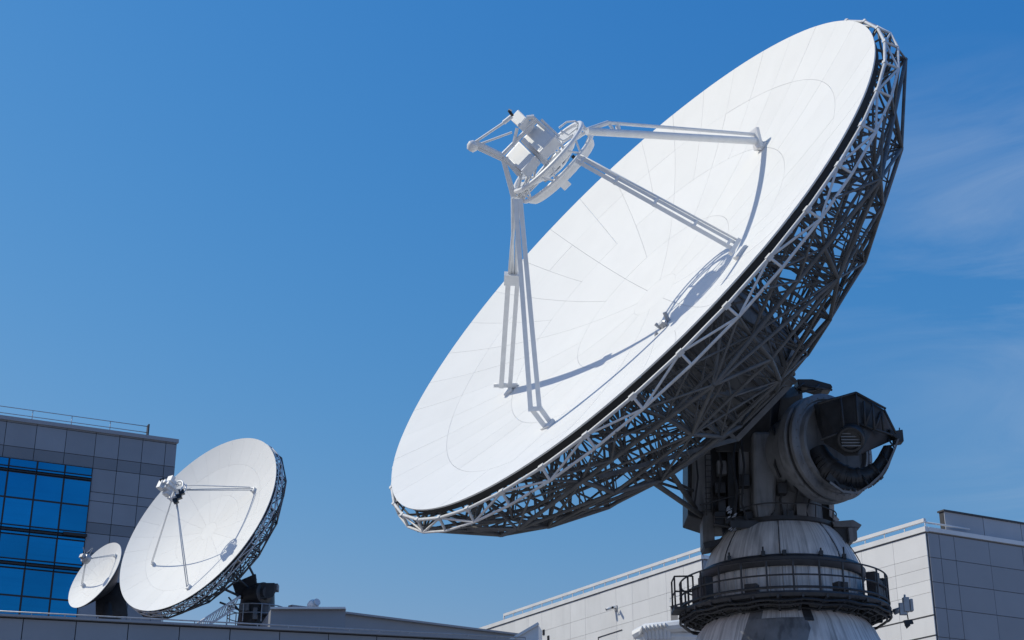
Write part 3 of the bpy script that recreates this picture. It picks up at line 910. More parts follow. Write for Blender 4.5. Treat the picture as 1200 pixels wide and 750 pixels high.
# seams and small bolts on the dome
mb = MB(AX)
def dome_pt(a, t):
    r = 2.6 + (1.86 - 2.6) * t ** 1.4; z = Z(11.42 + 1.26 * t)
    return AX + V((r * 1.012 * math.cos(a), r * 1.012 * math.sin(a), z))
for a in (-2.5, -1.75, -.95, -.3): mb.tube([dome_pt(a, t / 8) for t in range(9)], .018, 4)
mb.build('dome_seam', 'steel_dark', ped)
mb = MB(AX)
for k in range(40):
    a = 2 * math.pi * k / 40; p = AX + V((2.63 * math.cos(a), 2.63 * math.sin(a), 0))
    mb.bar(p + UP * Z(10.1), p + UP * Z(11.0), .02, 4)
mb.build('drum_rib', 'pedestal_paint', ped)
# dark hatch plate on the lower cone
mb = MB(AX)
def cone_pt(a, z, lift=.03):
    pr = [(3.35, 8.3), (2.9, 9.3), (2.35, 9.95)]
    for (ra_, za), (rb2, zb2) in zip(pr[:-1], pr[1:]):
        if za <= z <= zb2:
            r = ra_ + (rb2 - ra_) * (z - za) / (zb2 - za)
    return AX + V(((r + lift) * math.cos(a), (r + lift) * math.sin(a), Z(z)))
def hatch(a0, a1, zlo, zhi, name, m, skew=0):
    mb = MB(AX); k = 8; vs_ = []
    for i in range(k + 1):
        a = a0 + (a1 - a0) * i / k
        vs_ += [cone_pt(a - skew, zlo, .05), cone_pt(a, 9.3, .05), cone_pt(a + skew * .5, zhi, .05), cone_pt(a + skew * .5, zhi, -.02), cone_pt(a - skew, zlo, -.02)]
    fs = [(i * 5 + j, (i + 1) * 5 + j, (i + 1) * 5 + (j + 1) % 5, i * 5 + (j + 1) % 5) for i in range(k) for j in range(5)]
    fs += [(0, 1, 2, 3, 4), tuple(k * 5 + j for j in (4, 3, 2, 1, 0))]
    return mb.add(vs_, fs).build(name, m, ped)
hatch(-2.15, -1.52, 8.32, 8.93, 'access_hatch', 'yoke_paint', .05)
hatch(-1.54, -1.44, 9.2, 9.9, 'drain_cover', 'steel_dark')
hatch(-2.15, -2.0, 9.2, 9.85, 'drain_cover', 'yoke_paint')
# platform: deck ring, brackets, pipes and railing
plat = MB(AX).lathe([(2.65, Z(10.05)), (3.44, Z(10.05)), (3.48, Z(9.98)), (3.44, Z(9.88)), (2.65, Z(9.9)), (2.65, Z(10.05))], AX, n=72).build('platform', 'steel_dark', ped)
for k in range(28):
    a = 2 * math.pi * k / 28; c, s_ = math.cos(a), math.sin(a); rd = V((c, s_, 0))
    p = AX + rd * 3.5 + UP * Z(9.88); q = AX + rd * 2.5 + UP * Z(9.88); l = AX + rd * 2.45 + UP * Z(9.5)
    mb = MB(AX).beam(p, q, .07, .1, UP).beam(p - rd * .05, l, .06, .07, V((-s_, c, 0))).build('deck_bracket', 'steel_dark', plat)
mb = MB(AX)
for (r, z) in ((3.45, 9.75), (3.2, 9.8), (2.95, 9.72), (3.3, 9.66), (2.75, 9.62)):
    mb.tube([AX + V((r * math.cos(2 * math.pi * k / 60), r * math.sin(2 * math.pi * k / 60), Z(z) + .03 * math.sin(k * 1.7))) for k in range(60)], .04, 5, True)
for k in range(46):
    a = random.uniform(0, 6.283); a2 = a + random.uniform(-.25, .25)
    mb.bar(AX + V((3.5 * math.cos(a), 3.5 * math.sin(a), Z(9.88))), AX + V((2.7 * math.cos(a2), 2.7 * math.sin(a2), Z(random.uniform(9.55, 9.85)))), .025, 4)
mb.build('cable_ring', 'machine_dark', plat)
RR = 3.42
for k in range(26):
    a = 2 * math.pi * k / 26 + .05
    p = AX + V((RR * math.cos(a), RR * math.sin(a), Z(10.05)))
    bar_obj('railing_post', p - AX, p + UP * .98 - AX, .033, 'steel_dark', plat, 6)
for z in (11.02, 10.55, 10.16):
    MB(AX).tube([AX + V((RR * math.cos(2 * math.pi * k / 78), RR * math.sin(2 * math.pi * k / 78), Z(z))) for k in range(78)], .03 if z != 10.16 else .045, 5, True).build('railing_rail', 'steel_dark', plat)
# gate landing sticking out at the left, cabinets at the right
mb = MB(AX)
pl = AX + V((-3.2, -.4, Z(10.05)))
mb.box(pl + V((-.15, 0, -.05)), (.4, 0, 0), (0, .5, 0), (0, 0, .05))
for dx, dy in ((-.5, -.45), (-.5, .45), (.1, -.5)):
    mb.bar(pl + V((dx, dy, 0)), pl + V((dx, dy, 1.0)), .032)
for z in (.5, 1.0): mb.tube([pl + V((.1, -.5, z)), pl + V((-.5, -.45, z)), pl + V((-.5, .45, z))], .03)
mb.build('gate_landing', 'steel_dark', plat)
mb = MB(AX)
for a, h in ((-.35, .85), (-.2, .75), (-.5, .7), (-.05, .8), (-.62, .9), (.12, .7), (-.42, .6), (-2.75, .6), (-2.62, .8), (-1.15, .35), (-2.05, .3)):
    c = AX + V((3.2 * math.cos(a), 3.2 * math.sin(a), Z(10.05) + h / 2)); rd = V((math.cos(a), math.sin(a), 0)); td_ = V((-rd.y, rd.x, 0))
    MB(AX).box(c, rd * .16, td_ * .2, UP * h / 2).build('platform_cabinet', 'machine_dark', plat, bevel=.02)
# small fittings standing on the bearing ring
mb = MB(AX)
for a in (-2.4, -1.95, -1.7, -1.25, -.9):
    p = AX + V((2.7 * math.cos(a), 2.7 * math.sin(a), Z(11.3)))
    mb.bar(p, p + UP * random.uniform(.2, .45), .03, 5); mb.box(p + UP * .12, V((.06, 0, 0)), V((0, .06, 0)), UP * .08)
mb.build('bolt_fitting', 'machine_dark', ped)

# a floodlight arm off the platform's right edge
ap = AX + V((3.5, -.6, Z(9.92)))
arm_end = at(1058, 713, ap.y - .2)
o = MB(AX).bar(ap, arm_end, .1, 10, .08).build('lamp_arm', 'galvanised', plat)
fl = MB(AX)
fl.box(arm_end + V((.12, 0, .12)), (.1, 0, 0), (0, .1, 0), (0, 0, .24)).box(arm_end + V((.28, 0, .1)), (.05, 0, 0), (0, .12, 0), (0, 0, .2)).bar(arm_end + V((.1, 0, .3)), arm_end + V((.1, 0, .46)), .04)
fl.box(arm_end + V((.0, 0, -.02)), (.12, 0, 0), (0, .06, 0), (0, 0, .2))
fl.build('lamp_housing', 'galvanised', o, bevel=.02)
fl = MB(AX)
fl.bar(arm_end + V((.12, 0, -.1)), arm_end + V((.14, 0, -.36)), .02)
fl.box(arm_end + V((.14, 0, -.45)), (.14, .02, .02), (0, .06, 0), (-.02, 0, .07)).box(arm_end + V((.1, 0, -.55)), (.06, 0, .05), (0, .04, 0), (-.03, 0, .06))
fl.build('hanging_box', 'black', o)

# ------------------------------------------------------------------ its turret, elevation bearing and drive
tur = MB(AX).lathe([(1.62, Z(12.84)), (1.5, Z(12.9)), (1.48, Z(14.4)), (1.3, Z(15.6)), (0.9, Z(16.3)), (0, Z(16.4))], AX, n=48).build('turret', 'yoke_paint', big)
def plate(name, outline, Y, depth, m, par=tur, bev=.03, extv=None):
    mb = MB(AX).prism([at(x, y, Y) for x, y in outline], extv or V((0, depth, 0)))
    return mb.build(name, m, par, bevel=bev)
plate('left_casing', [(806, 524), (836, 516), (872, 512), (872, 613), (840, 615), (812, 606), (806, 604)], 50.3, 1.7, 'machine_dark')
plate('casing_door', [(811, 533), (833, 527), (833, 600), (811, 599)], 50.22, .1, 'yoke_paint', bev=.02)
plate('casing_leg', [(823, 600), (836, 600), (838, 636), (824, 641)], 50.2, .8, 'yoke_paint', bev=.02)
plate('casing_foot', [(824, 636), (848, 630), (850, 634), (836, 641), (826, 643)], 50.1, .9, 'machine_dark', bev=.01)
plate('cable_trunk', [(852, 528), (862, 525), (864, 600), (853, 602)], 49.9, .5, 'machine_dark', bev=.03)
plate('cable_trunk', [(866, 520), (878, 515), (880, 597), (867, 599)], 49.7, .5, 'yoke_paint', bev=.03)
plate('counter_shield', [(882, 505), (910, 505), (911, 560), (909, 596), (903, 606), (893, 611), (886, 607), (883, 590)], 49.1, .75, 'bearing_paint', bev=.12)
plate('rear_plate', [(950, 556), (972, 560), (973, 604), (980, 612), (980, 640), (950, 636)], 50.6, .6, 'machine_dark', bev=.02)
plate('rear_edge', [(971, 560), (976, 560), (978, 602), (984, 609), (980, 612), (972, 604)], 50.5, .5, 'pedestal_paint', bev=.01)
# equipment shelf at the right, layered
for (ol, Y, dp, m_) in (([(955, 622), (1003, 614), (1003, 632), (985, 641), (955, 640)], 49.7, 1.4, 'machine_dark'), ([(975, 611), (1000, 609), (1010, 615), (1008, 618), (978, 617)], 49.6, 1.2, 'yoke_paint'),
                        ([(955, 634), (990, 631), (992, 637), (958, 642)], 49.5, .4, 'steel_dark'), ([(994, 618), (1004, 618), (1005, 632), (996, 634)], 49.5, .3, 'yoke_paint')):
    plate('equipment_shelf', ol, Y, dp, m_, bev=.015)
# equipment on the left ledge
mb = MB(AX)
for (x0, y0, x1, y1, Y) in ((838, 600, 850, 615, 49.6), (850, 606, 872, 614, 49.4), (872, 600, 884, 618, 49.5), (842, 586, 850, 600, 49.7), (856, 610, 900, 619, 49.2)):
    a = at(x0, y1, Y); c = at(x1, y0, Y); mb.box((a + c) / 2 + V((0, .2, 0)), V(((c.x - a.x) / 2, 0, 0)), (0, .25, 0), V((0, 0, (c.z - a.z) / 2)))
mb.bar(at(820, 592, 49.5), at(872, 578, 49.5), .03).bar(at(836, 614, 49.4), at(880, 622, 49.4), .05).bar(at(838, 606, 49.4), at(872, 606, 49.3), .03)
mb.build('ledge_equipment', 'machine_dark', tur, bevel=.01)
mb = MB(AX)
for k in range(14):
    c = at(random.uniform(852, 862), random.uniform(594, 607) if k < 9 else random.uniform(617, 623), 49.1)
    MB(AX).box(c, V((random.uniform(.02, .06), 0, .02)), V((0, .03, 0)), V((.02, 0, random.uniform(.02, .05)))).build('cable_connector', 'galvanised', tur)
# cable runs, boxes and a ladder round the turret
mb = MB(AX)
for pts, r in (([(862, 516, 49.6), (858, 540, 49.4), (864, 575, 49.3), (860, 612, 49.3)], .05), ([(868, 514, 49.5), (872, 545, 49.2), (869, 590, 49.2), (878, 616, 49.2)], .04),
               ([(916, 540, 49.0), (922, 562, 48.9), (914, 585, 49.1), (918, 612, 49.1)], .045), ([(925, 560, 48.9), (934, 575, 48.9), (930, 600, 49.1), (936, 618, 49.3)], .035),
               ([(905, 500, 48.9), (912, 520, 48.7), (908, 545, 48.8), (914, 560, 48.9)], .05), ([(840, 520, 50.1), (846, 545, 49.9), (842, 580, 49.9), (850, 600, 49.8)], .04),
               ([(948, 585, 49.6), (944, 600, 49.5), (950, 615, 49.4), (958, 628, 49.4)], .05), ([(815, 530, 50.1), (818, 560, 50.0), (814, 590, 50.0)], .035)):
    mb.tube([at(*q) for q in pts], r, 6)
mb.build('cable_run', 'machine_dark', tur)
for (x0, y0, x1, y1, Y, m_) in ((918, 598, 930, 610, 48.95, 'machine_dark'), (934, 590, 944, 606, 49.1, 'yoke_paint'), (912, 566, 922, 578, 48.9, 'machine_dark'), (841, 540, 851, 556, 50.0, 'yoke_paint'), (838, 566, 850, 578, 49.95, 'machine_dark'), (866, 556, 878, 570, 49.4, 'machine_dark')):
    a = at(x0, y1, Y); c = at(x1, y0, Y)
    MB(AX).box((a + c) / 2 + V((0, .15, 0)), V(((c.x - a.x) / 2, 0, 0)), (0, .2, 0), V((0, 0, (c.z - a.z) / 2))).build('terminal_box', m_, tur, bevel=.02)
mb = MB(AX)
for x in (826, 833): mb.bar(at(x, 522, 50.05), at(x + 2, 604, 50.05), .022, 5)
for k in range(12): mb.bar(at(826, 526 + k * 6.5, 50.05), at(834.5, 526 + k * 6.5, 50.05), .016, 5)
mb.build('casing_ladder', 'steel_dark', tur)
mb = MB(AX)
mb.tube([AX + V((1.95 * math.cos(2 * math.pi * k / 48), 1.95 * math.sin(2 * math.pi * k / 48), Z(13.25 + .02 * math.sin(k)))) for k in range(48)], .022, 5, True)
for k in range(0, 48, 4):
    p = AX + V((1.95 * math.cos(2 * math.pi * k / 48), 1.95 * math.sin(2 * math.pi * k / 48), Z(12.8))); mb.bar(p - V((math.cos(2 * math.pi * k / 48), math.sin(2 * math.pi * k / 48), 0)) * .05, p + UP * .45, .02, 5)
mb.build('neck_rail', 'steel_dark', tur)
# struts between the dish back and the casing
mb = MB(AX)
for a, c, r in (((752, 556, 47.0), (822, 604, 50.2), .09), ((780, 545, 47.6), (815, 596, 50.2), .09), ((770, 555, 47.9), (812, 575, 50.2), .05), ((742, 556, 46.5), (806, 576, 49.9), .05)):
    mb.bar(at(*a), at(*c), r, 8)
mb.build('tie_strut', 'truss_shade', tur)
# elevation axis: drum, flanges, recessed face
ev = hdir(146.8)
DC = at(977, 523, 48.4)
hv = UP.cross(ev).normalized()
el = MB(AX).lathe([(1.35, -3.6), (1.45, -1.2), (1.55, -.95), (1.55, -.6)], DC, ev, 56).build('elevation_drum', 'yoke_paint', tur)
MB(AX).lathe([(1.5, -.75), (1.8, -.72), (1.83, -.6), (1.83, -.38), (1.78, -.34), (1.6, -.34)], DC, ev, 72).build('bearing_flange', 'yoke_paint', el)
MB(AX).lathe([(1.6, -.36), (1.74, -.33), (1.74, -.2), (1.6, -.2)], DC, ev, 72).build('flange_groove', 'machine_dark', el)
MB(AX).lathe([(1.6, -.22), (1.80, -.19), (1.82, -.05), (1.76, 0), (1.62, .02), (1.58, -.03)], DC, ev, 72).build('bearing_flange', 'bearing_paint', el)
MB(AX).lathe([(1.60, -.05), (1.5, -.02), (1.45, .12), (1.36, .14), (1.30, -.02), (1.1, -.08), (0, -.1)], DC, ev, 72).build('end_plate', 'yoke_paint', el)
for k in range(36):
    a = 2 * math.pi * k / 36
    p = DC + hv * (1.66 * math.cos(a)) + UP * (1.66 * math.sin(a))
    mt = p - AX
    bar_obj('flange_bolt', mt + ev * .0, mt + ev * .04, .022, 'yoke_paint', el, 6)
# bulging cover and saddle behind the flange
MB(AX).hull([at(x, y, Y) for x, y, Y in ((905, 470, 49.8), (930, 452, 49.6), (940, 462, 48.6), (925, 500, 48.9), (948, 570, 49.3), (905, 520, 49.8), (915, 540, 50.3), (950, 575, 50.2), (940, 455, 50.5))]).build('bearing_cover', 'yoke_paint', tur, bevel=.05)
MB(AX).hull([at(x, y, Y) for x, y, Y in ((838, 512, 50), (905, 462, 49), (930, 455, 50), (902, 530, 49.4), (838, 530, 50), (870, 480, 51), (930, 460, 52), (840, 520, 52))]).build('saddle', 'machine_dark', tur, bevel=.05)
MB(AX).hull([at(x, y, Y) for x, y, Y in ((908, 405, 48.2), (925, 415, 48.2), (933, 440, 48.6), (918, 447, 48.8), (905, 425, 48.4), (908, 405, 49.6), (925, 415, 49.6), (933, 440, 49.8))]).build('hub_fairing', 'yoke_paint', tur, bevel=.06)
plate('top_fairing', [(934, 444), (952, 444), (974, 450), (976, 454), (964, 457), (948, 452), (936, 452)], 48.8, .7, 'machine_dark', bev=.03)
mb = MB(AX)
for a, c in (((940, 452), (975, 457)), ((933, 456), (946, 446)), ((936, 460), (958, 456)), ((955, 456), (962, 449))): mb.bar(at(*a, 48.6), at(*c, 48.9), .04)
mb.build('top_cable', 'steel_dark', tur)
# drive cabin in front of the bearing
cab = MB(AX).hull([at(x, y, Y) for x, y, Y in ((953, 474, 47.9), (960, 472, 47.3), (1002, 460, 46.7), (1012, 464, 47.6), (1036, 480, 47.0), (1050, 508, 47.5), (1046, 516, 47.4), (1006, 534, 46.7), (990, 535, 46.9), (966, 520, 47.4), (958, 500, 47.8), (1045, 515, 48.4), (975, 466, 48.6))]).build('drive_cabin', 'machine_dark', tur, bevel=.03)
mb = MB(AX)
for a, c in (((1003, 460), (1007, 515)), ((1003, 460), (1038, 479)), ((1007, 497), (1046, 510)), ((1012, 470), (1014, 500)), ((1022, 474), (1025, 504)), ((1033, 482), (1036, 508)), ((1014, 500), (1022, 476)), ((1025, 504), (1033, 482)), ((958, 473), (1003, 460)), ((985, 466), (990, 512)), ((962, 515), (1005, 500)), ((1036, 480), (1050, 508))):
    mb.bar(at(*a, 46.68 if a[0] < 1030 else 46.85), at(*c, 46.68 if c[0] < 1030 else 46.9), .04, 6)
mb.build('cabin_frame', 'steel_dark', cab)
pc = at(997, 515, 46.5); pd = (CAM - pc).normalized() + V((-.1, 0, -.25)); pd.normalize()
MB(AX).lathe([(.42, -.5), (.44, 0), (.4, .06), (.33, .05), (.3, -.05), (0, -.06)], pc, pd, 32).build('motor_port', 'machine_dark', cab)
mb = MB(AX)
for k in (-2, -1, 0, 1, 2): mb.beam(pc + pd * .03 + V((-.3, 0, k * .1)), pc + pd * .03 + V((.3, 0, k * .1)), .03, .04)
mb.build('port_grille', 'yoke_paint', cab)
mb = MB(AX)
mb.box(at(1052, 513, 47.4), (.14, 0, .02), (0, .2, 0), (0, 0, .2)).box(at(1046, 510, 47.3), (.12, 0, -.08), (0, .15, 0), (0, 0, .1)).bar(at(1054, 507, 47.4), at(1054, 501, 47.4), .02)
mb.build('end_bracket', 'machine_dark', cab, bevel=.02)
# round motor shell under the cabin and the curved guard band round it
arcp = [(958, 527, 48.0), (966, 542, 47.9), (980, 555, 47.8), (998, 562, 47.7), (1017, 559, 47.6), (1033, 545, 47.5), (1042, 524, 47.4)]
arcr = [.30, .36, .40, .40, .34, .24, .15]
mb = MB(AX); pts_ = [at(*q) for q in arcp]
fine = []
for i in range(len(pts_) - 1):
    p0_, p1_, p2_, p3_ = pts_[max(0, i - 1)], pts_[i], pts_[i + 1], pts_[min(len(pts_) - 1, i + 2)]
    for k in range(4):
        t = k / 4
        fine.append((.5 * ((2 * p1_) + (p2_ - p0_) * t + (2 * p0_ - 5 * p1_ + 4 * p2_ - p3_) * t * t + (3 * p1_ - p0_ - 3 * p2_ + p3_) * t ** 3), arcr[i] + (arcr[i + 1] - arcr[i]) * t))
fine.append((pts_[-1], arcr[-1]))
for (p, r), (q, r2_) in zip(fine[:-1], fine[1:]): mb.bar(p, q, r, 16, r2_)
mb.build('motor_shell', 'machine_dark', cab)
for i in (6, 10, 14, 18):
    p, r = fine[i]; d_ = (fine[i + 1][0] - p).normalized()
    MB(AX).bar(p - d_ * .05, p + d_ * .05, r + .03, 16).build('shell_clamp', 'steel_dark', cab)
def ribbon(name, pts, Y0_, Y1_, th, m, par):
    n_ = len(pts); mb = MB(AX); vs_ = []
    ce = at(990, 530, (Y0_ + Y1_) / 2)
    for x, y in pts:
        for Yq in (Y0_, Y1_):
            p = at(x, y, Yq); inn = (ce - p); inn.y = 0; inn.normalize()
            vs_ += [p, p + inn * th]
    fs = []
    for i in range(n_ - 1):
        b_ = i * 4; c_ = b_ + 4
        fs += [(b_, c_, c_ + 2, b_ + 2), (b_ + 1, b_ + 3, c_ + 3, c_ + 1), (b_, b_ + 1, c_ + 1, c_), (b_ + 2, c_ + 2, c_ + 3, b_ + 3)]
    fs += [(0, 2, 3, 1), ((n_ - 1) * 4, (n_ - 1) * 4 + 1, (n_ - 1) * 4 + 3, (n_ - 1) * 4 + 2)]
    return mb.add(vs_, fs, True).build(name, m, par)
arc = [(1054, 514), (1050, 526), (1043, 543), (1034, 557), (1020, 570), (1005, 579), (988, 577), (972, 566)]
ribbon('guard_band', arc, 46.9, 47.5, .07, 'yoke_paint', cab)
ribbon('guard_band', [(x - 4, y - 5) for x, y in arc[1:]], 47.5, 48.1, .3, 'machine_dark', cab)
mb = MB(AX)
for (x, y) in arc[1:7:1]: mb.bar(at(x - 1, y, 46.95), at(x - 10, y - 13, 47.3), .03)
mb.build('guard_strut', 'steel_dark', cab)
# pale pipes on the wing roof behind the platform
pp = at(772, 741, 70)
o = empty('roof_pipes', (pp.x, pp.y, 0))
tag(o, 'bundle of white lagged pipes and ducting left of the platform, against the white wing', 'pipes')
mb = MB(o.location)
mb.tube([at(745, 745, 71), at(757, 738, 70.6), at(800, 733, 70), at(850, 738, 69.8)], .28, 10)
mb.tube([at(748, 752, 71), at(770, 746, 70.6), at(830, 748, 70)], .3, 10)
mb.build('duct', 'white_paint', o)
mb = MB(o.location)
for k in range(7):
    x = 751 + k * 4.5; mb.tube([at(x, 742 - k, 70.2), at(x + 2, 736 - k * .6, 69.9), at(x + 5, 741 - k, 70.1), at(x + 6, 749, 70.2)], .11, 7)
mb.build('valve', 'white_paint', o)
g0 = at(770, 760, 70); mb = MB(o.location)
for x in (760, 800, 835): 
    t_ = at(x, 750, 70.2); mb.bar((t_.x, t_.y, 0), t_, .1)
mb.build('pipe_support', 'galvanised', o)
# slanted pale stair cover in front of the wing
o = empty('stair_cover', (at(620, 740, 88).x, 88, 0))
tag(o, 'slanted pale stair cover rising from the bottom edge, in front of the white wing', 'stair cover')
a_, c_, d_ = at(597, 752, 88), at(631, 732, 88), at(631, 760, 88)
mb = MB(o.location).prism([V((a_.x - 3, a_.y, a_.z - 2)), a_, c_, V((c_.x, c_.y, 0)), V((a_.x - 3, a_.y, 0))], (.25, 2, 0))
mb.build('wall', 'clad_white', o)
MB(o.location).beam(a_ + V((0, -.03, .06)), c_ + V((0, -.03, .06)), .25, .14).build('cover_edge', 'coping', o)

# ------------------------------------------------------------------ the two smaller dishes on the low roof
def small_dish(label, C, az, el, Rr, k, ringsp, apex, legs, detail, base, pcol):
    u, v, n = basis(az, el); dep = Rr * k
    root = empty('satellite_dish', base)
    tag(root, label, 'satellite dish')
    FMx = Matrix.Translation(-base) @ frame(u, v, n, C)
    sfn = lambda r: surf(Rr, dep, r)
    q = Rr / 11.0
    mb = MB().lathe([(Rr * .985, sfn(Rr * .985) - .05), (Rr * .988, -.2 * q - .06), (Rr * .96, -.22 * q - .06), (Rr * .95, sfn(Rr * .95) - .05), (Rr * .985, sfn(Rr * .985) - .05)], (0, 0, 0), (0, 0, 1), 80)
    refl_ = mb.build('reflector', 'edge_shade', root, mtx=FMx)
    make_panels(refl_, Rr, dep, ringsp, .006, .04, 'panel_white', 4)
    MB().lathe([(ringsp[0][0] + .001, sfn(ringsp[0][0]) - .04), (ringsp[0][0] + .001, sfn(ringsp[0][0])), (ringsp[0][0] * .6, sfn(ringsp[0][0] * .6)), (0, sfn(0))], (0, 0, 0), (0, 0, 1), 24).build('hub_cover', 'panel_white', refl_)
    if detail:
        bs = MB().lathe([(Rr * .2, sfn(0)), (Rr * .2, -.58 * Rr), (0, -.6 * Rr)], (0, 0, 0), (0, 0, 1), 28).build('back_structure', 'yoke_paint', root, mtx=FMx)
        nr_, ns_ = 32, 16
        rim = MB(); web = MB()
        f = q
        tR = [(10.6 * f, sfn(10.6 * f) - .15), (8.6 * f, sfn(8.6 * f) - .12), (6 * f, sfn(6 * f) - .12), (2.4 * f, sfn(2.4 * f) - .1)]
        bR = [(11.1 * f, -1.5 * f), (9.5 * f, -3.0 * f), (6.6 * f, -4.8 * f), (2.4 * f, -6.2 * f)]
        for i in range(nr_):
            a, c = 2 * math.pi * i / nr_, 2 * math.pi * (i + 1) / nr_
            A_, A2 = pol(11.0 * f, a, -.4 * f), pol(11.0 * f, c, -.4 * f); B_, B2 = pol(11.1 * f, a, -.95 * f), pol(11.1 * f, c, -.95 * f)
            bar_obj('rim_bar', A_, A2, .04, 'rim_paint', bs, 5); bar_obj('rim_bar', B_, B2, .04, 'rim_paint', bs, 5)
            bar_obj('rim_post', A_, B_, .035, 'rim_paint', bs, 5)
            bar_obj('rim_brace', A_ if i % 2 else B_, B2 if i % 2 else A2, .03, 'rim_paint', bs, 5)
        for i in range(ns_):
            a, c = 2 * math.pi * i / ns_, 2 * math.pi * (i + 1) / ns_
            t = [pol(r, a, z) for r, z in tR]; t2 = [pol(r, c, z) for r, z in tR]; b_ = [pol(r, a, z) for r, z in bR]; b2_ = [pol(r, c, z) for r, z in bR]
            web.bar(pol(11.1 * f, a, -.95 * f), b_[0], .03, 4)
            for kk_ in range(4):
                bar_obj('chord_bar', b_[kk_], b2_[kk_], .045, 'truss_shade', bs, 5)
                if kk_ < 3: bar_obj('chord_bar', b_[kk_], b_[kk_ + 1], .05, 'truss_shade', bs, 5)
                web.bar(t[kk_], b_[kk_], .035, 4); web.bar(t[kk_], t2[kk_], .03, 4); web.bar(t[kk_], b2_[kk_], .028, 4); web.bar(b_[kk_], t2[kk_], .028, 4)
                if kk_ < 3:
                    web.bar(b_[kk_], t[kk_ + 1], .03, 4); web.bar(t[kk_], b_[kk_ + 1], .028, 4); web.bar(b_[kk_], b2_[kk_ + 1], .03, 4); web.bar(b2_[kk_], b_[kk_ + 1], .025, 4)
        tag(web.build('fine_bracing', 'truss_shade', bs), kind='stuff')
    else:
        MB().lathe([(Rr * .96, sfn(Rr * .96) - .06), (Rr * .9, -.3), (Rr * .55, -.95), (Rr * .3, -1.35), (0, -1.4)], (0, 0, 0), (0, 0, 1), 48).build('back_shell', 'machine_dark', root, mtx=FMx)
    # feed legs
    d = px_ray(*apex).normalized(); w0 = C - CAM
    m11, m12, m22 = 1.0, -n.dot(d), 1.0
    b1, b2 = -w0.dot(n), w0.dot(d)
    det = m11 * m22 - m12 * m12
    s_ = (b1 * m22 - m12 * b2) / det; t_ = (m11 * b2 - m12 * b1) / det
    S = CAM + d * t_
    for (fx, fy, rr) in legs:
        ft = find_on_dish(fx, fy, C, n, Rr, dep)
        if ft is None: continue
        mb = MB(base); x = (ft - S).normalized(); pv = x.cross(d).normalized()
        mb.bar(S + pv * rr * .8, ft + pv * rr * 1.6 + n * .15, rr, 6); mb.bar(S - pv * rr * .8, ft - pv * rr * 1.6 + n * .15, rr, 6)
        mb.box(ft + n * .08, u * rr * 4, v * rr * 4, n * .1)
        mb.build('feed_leg', 'white_paint', root)
    return root, u, v, n, S
base_m = at(300, 735, 88.5); base_m.z = zroof
CM = V((-18.4236, 87.2966, 22.5685)) + CAM
mid_root, um, vm, nm, SM = small_dish('medium white lattice backed satellite dish on the low roof, between the other two', CM, R(-141.75), R(22.64), 6.0, .17,
    [(.6, 2.4, 16), (2.4, 4.4, 16), (4.4, 6.0, 32)], (205, 574), ((180, 661, .02), (222, 689, .032), (298, 575, .032)), True, base_m, 'yoke_paint')
# feed head of the medium dish
mb = MB(base_m)
def hm(px, py, z=0): return on_plane(px, py, SM - px_ray(px, py) * 0 + V((0, z, 0)), V((0, 1, 0)))
hoopm = [SM + um * (.62 * math.cos(2 * math.pi * k / 28)) + vm * (.62 * math.sin(2 * math.pi * k / 28)) for k in range(28)]
mb.tube(hoopm, .05, 6, True); mb.tube([p - nm * .25 for p in hoopm], .05, 6, True)
for k in range(0, 28, 2): mb.bar(hoopm[k], hoopm[(k + 1) % 28] - nm * .25, .025, 4)
mb.build('feed_ring', 'white_paint', mid_root)
mb = MB(base_m)
for k in range(10):
    mb.box(SM + nm * random.uniform(.05, .75) + um * random.uniform(-.35, .3) + vm * random.uniform(-.3, .4), um * random.uniform(.08, .25), vm * random.uniform(.08, .25), nm * random.uniform(.08, .22))
mb.bar(SM - nm * .3, SM + nm * .9, .12, 8)
mb.build('feed_head', 'white_paint', mid_root, bevel=.01)
mb = MB(base_m)
for px, py in ((206, 587), (210, 582), (213, 577), (191, 564)):
    c = hm(px, py, -.3); mb.box(c, (.12, .05, .06), (0, .15, 0), (-.05, 0, .13))
mb.build('filter_box', 'black', mid_root)
# tie tube of the upper leg and the pedestal
mb = MB(base_m)
fD = find_on_dish(298, 575, CM, nm, 6.0, 1.02)
if fD: mb.bar(SM + nm * .1 + vm * .3, fD + nm * .35, .03, 6); mb.build('leg_tie', 'white_paint', mid_root)
Yp = base_m.y
mb = MB(base_m)
bx = V((base_m.x, base_m.y, 0)); zt_ = at(300, 690, Yp).z
mb.lathe([(1.35, zroof), (1.3, zroof + 1.5), (1.0, zt_ - .9), (.95, zt_ - .2), (.7, zt_), (0, zt_ + .05)], bx, n=28)
pm = mb.build('pedestal', 'machine_dark', mid_root)
MB(base_m).hull([at(x, y, Y) for x, y, Y in ((272, 684, 88), (300, 672, 88), (303, 700, 88), (278, 702, 88), (272, 684, 89.5), (300, 672, 89.5), (303, 700, 89.5), (278, 702, 89.5))]).build('yoke', 'machine_dark', mid_root, bevel=.08)
em = hdir(128)
MB(base_m).lathe([(.5, -1.2), (.55, -.2), (.62, -.15), (.62, .05), (.4, .1), (.35, .3), (0, .32)], at(309, 695, 87.3), em, 28).build('elevation_drive', 'machine_dark', mid_root)
MB(base_m).hull([at(x, y, Y) for x, y, Y in ((300, 683, 87), (322, 683, 87), (326, 689, 87.2), (320, 700, 87), (303, 703, 87), (300, 683, 88), (322, 683, 88))]).build('motor_box', 'machine_dark', mid_root, bevel=.04)
mb = MB(base_m)
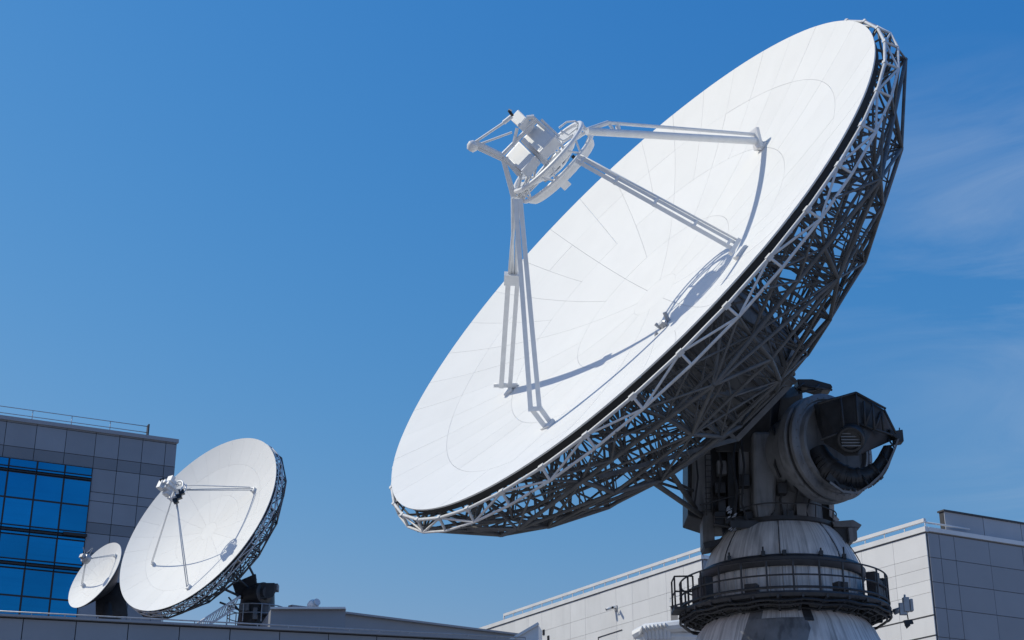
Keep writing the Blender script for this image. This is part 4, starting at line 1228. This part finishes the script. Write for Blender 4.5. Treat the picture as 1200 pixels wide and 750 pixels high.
for a, c, r in (((262, 690, 86.4), (284, 700, 88), .07), ((272, 672, 87), (292, 690, 88), .08), ((258, 706, 86.2), (284, 716, 88.2), .06), ((268, 700, 86.6), (290, 728, 88.3), .05), ((290, 660, 88), (300, 680, 88.2), .07)):
    mb.bar(at(*a), at(*c), r, 6)
mb.build('tie_strut', 'truss_shade', mid_root)
mb = MB(base_m)
for x0, y0, x1, y1 in ((280, 708, 292, 716), (306, 708, 316, 720), (296, 712, 302, 726), (318, 684, 326, 692)):
    a = at(x0, y1, 87.2); c = at(x1, y0, 87.2)
    MB(base_m).box((a + c) / 2 + V((0, .2, 0)), V(((c.x - a.x) / 2, 0, 0)), (0, .3, 0), V((0, 0, (c.z - a.z) / 2))).build('terminal_box', 'yoke_paint', mid_root, bevel=.03)
rail_pts = [bx + V((1.7 * math.cos(2 * math.pi * k / 20), 1.7 * math.sin(2 * math.pi * k / 20), zt_ - 1.2)) for k in range(20)]
mb.tube(rail_pts, .035, 5, True); mb.tube([p - UP * .5 for p in rail_pts], .03, 5, True)
for p in rail_pts[::2]: mb.bar(p, p - UP * 1.0, .03, 5)
mb.build('railing', 'galvanised', mid_root)
# white gangway ladder up to it
lad = empty('access_ladder', (at(236, 738, 84).x, 84, zroof))
tag(lad, 'pale slanting access ladder on the low roof under the medium dish', 'ladder')
l0, l1 = at(228, 738, 83.6), at(278, 706, 86.5)
for s_ in (-.35, .35):
    o_ = V((s_ * .4, 0, s_))
    MB(lad.location).beam(l0 + o_, l1 + o_, .1, .1).build('rail', 'coping', lad)
for k in range(14):
    p = l0.lerp(l1, (k + .5) / 14)
    bar_obj('rung', p - V((.14, 0, .35)) - lad.location, p + V((.14, 0, .35)) - lad.location, .03, 'coping', lad, 5)

base_s = at(128, 720, 102.2); base_s.z = zroof
CS = V((-27.7786, 100.7218, 22.4079)) + CAM
sm_root, us, vs2, ns2, SS = small_dish('smallest white satellite dish, leftmost, in front of the glass tower', CS, R(-137.5), R(22.3), 2.5, .17,
    [(.3, 1.4, 12), (1.4, 2.5, 24)], (101, 655), ((98, 686, .025), (138, 702, .03), (136, 652, .025)), False, base_s, 'machine_dark')
mb = MB(base_s)
mb.lathe([(.3, -.2), (.34, 0), (.3, .2), (0, .25)], SS, ns2, 16)
mb.bar(SS, SS + ns2 * .35 + V((0, 0, .6)), .03, 5).bar(SS + V((.1, 0, .1)), SS + V((.35, 0, .75)), .03, 5).bar(SS + ns2 * .3, SS + V((.35, 0, .75)), .02, 5)
mb.box(SS + ns2 * .3, us * .18, vs2 * .12, ns2 * .15)
mb.build('feed_head', 'galvanised', sm_root)
zt_ = CS.z - 1.3
bx = V((base_s.x, base_s.y, 0))
mb = MB(base_s).lathe([(1.0, zroof), (.9, zt_ - 2.2), (.75, zt_ - .5), (.6, zt_), (0, zt_ + .05)], bx, n=24)
mb.build('pedestal', 'machine_dark', sm_root)
MB(base_s).hull([at(x, y, Y) for x, y, Y in ((112, 690, 101.5), (140, 682, 101.5), (148, 702, 101.5), (150, 722, 101.5), (112, 722, 101.5), (112, 690, 103), (140, 682, 103), (150, 722, 103))]).build('yoke', 'machine_dark', sm_root, bevel=.06)
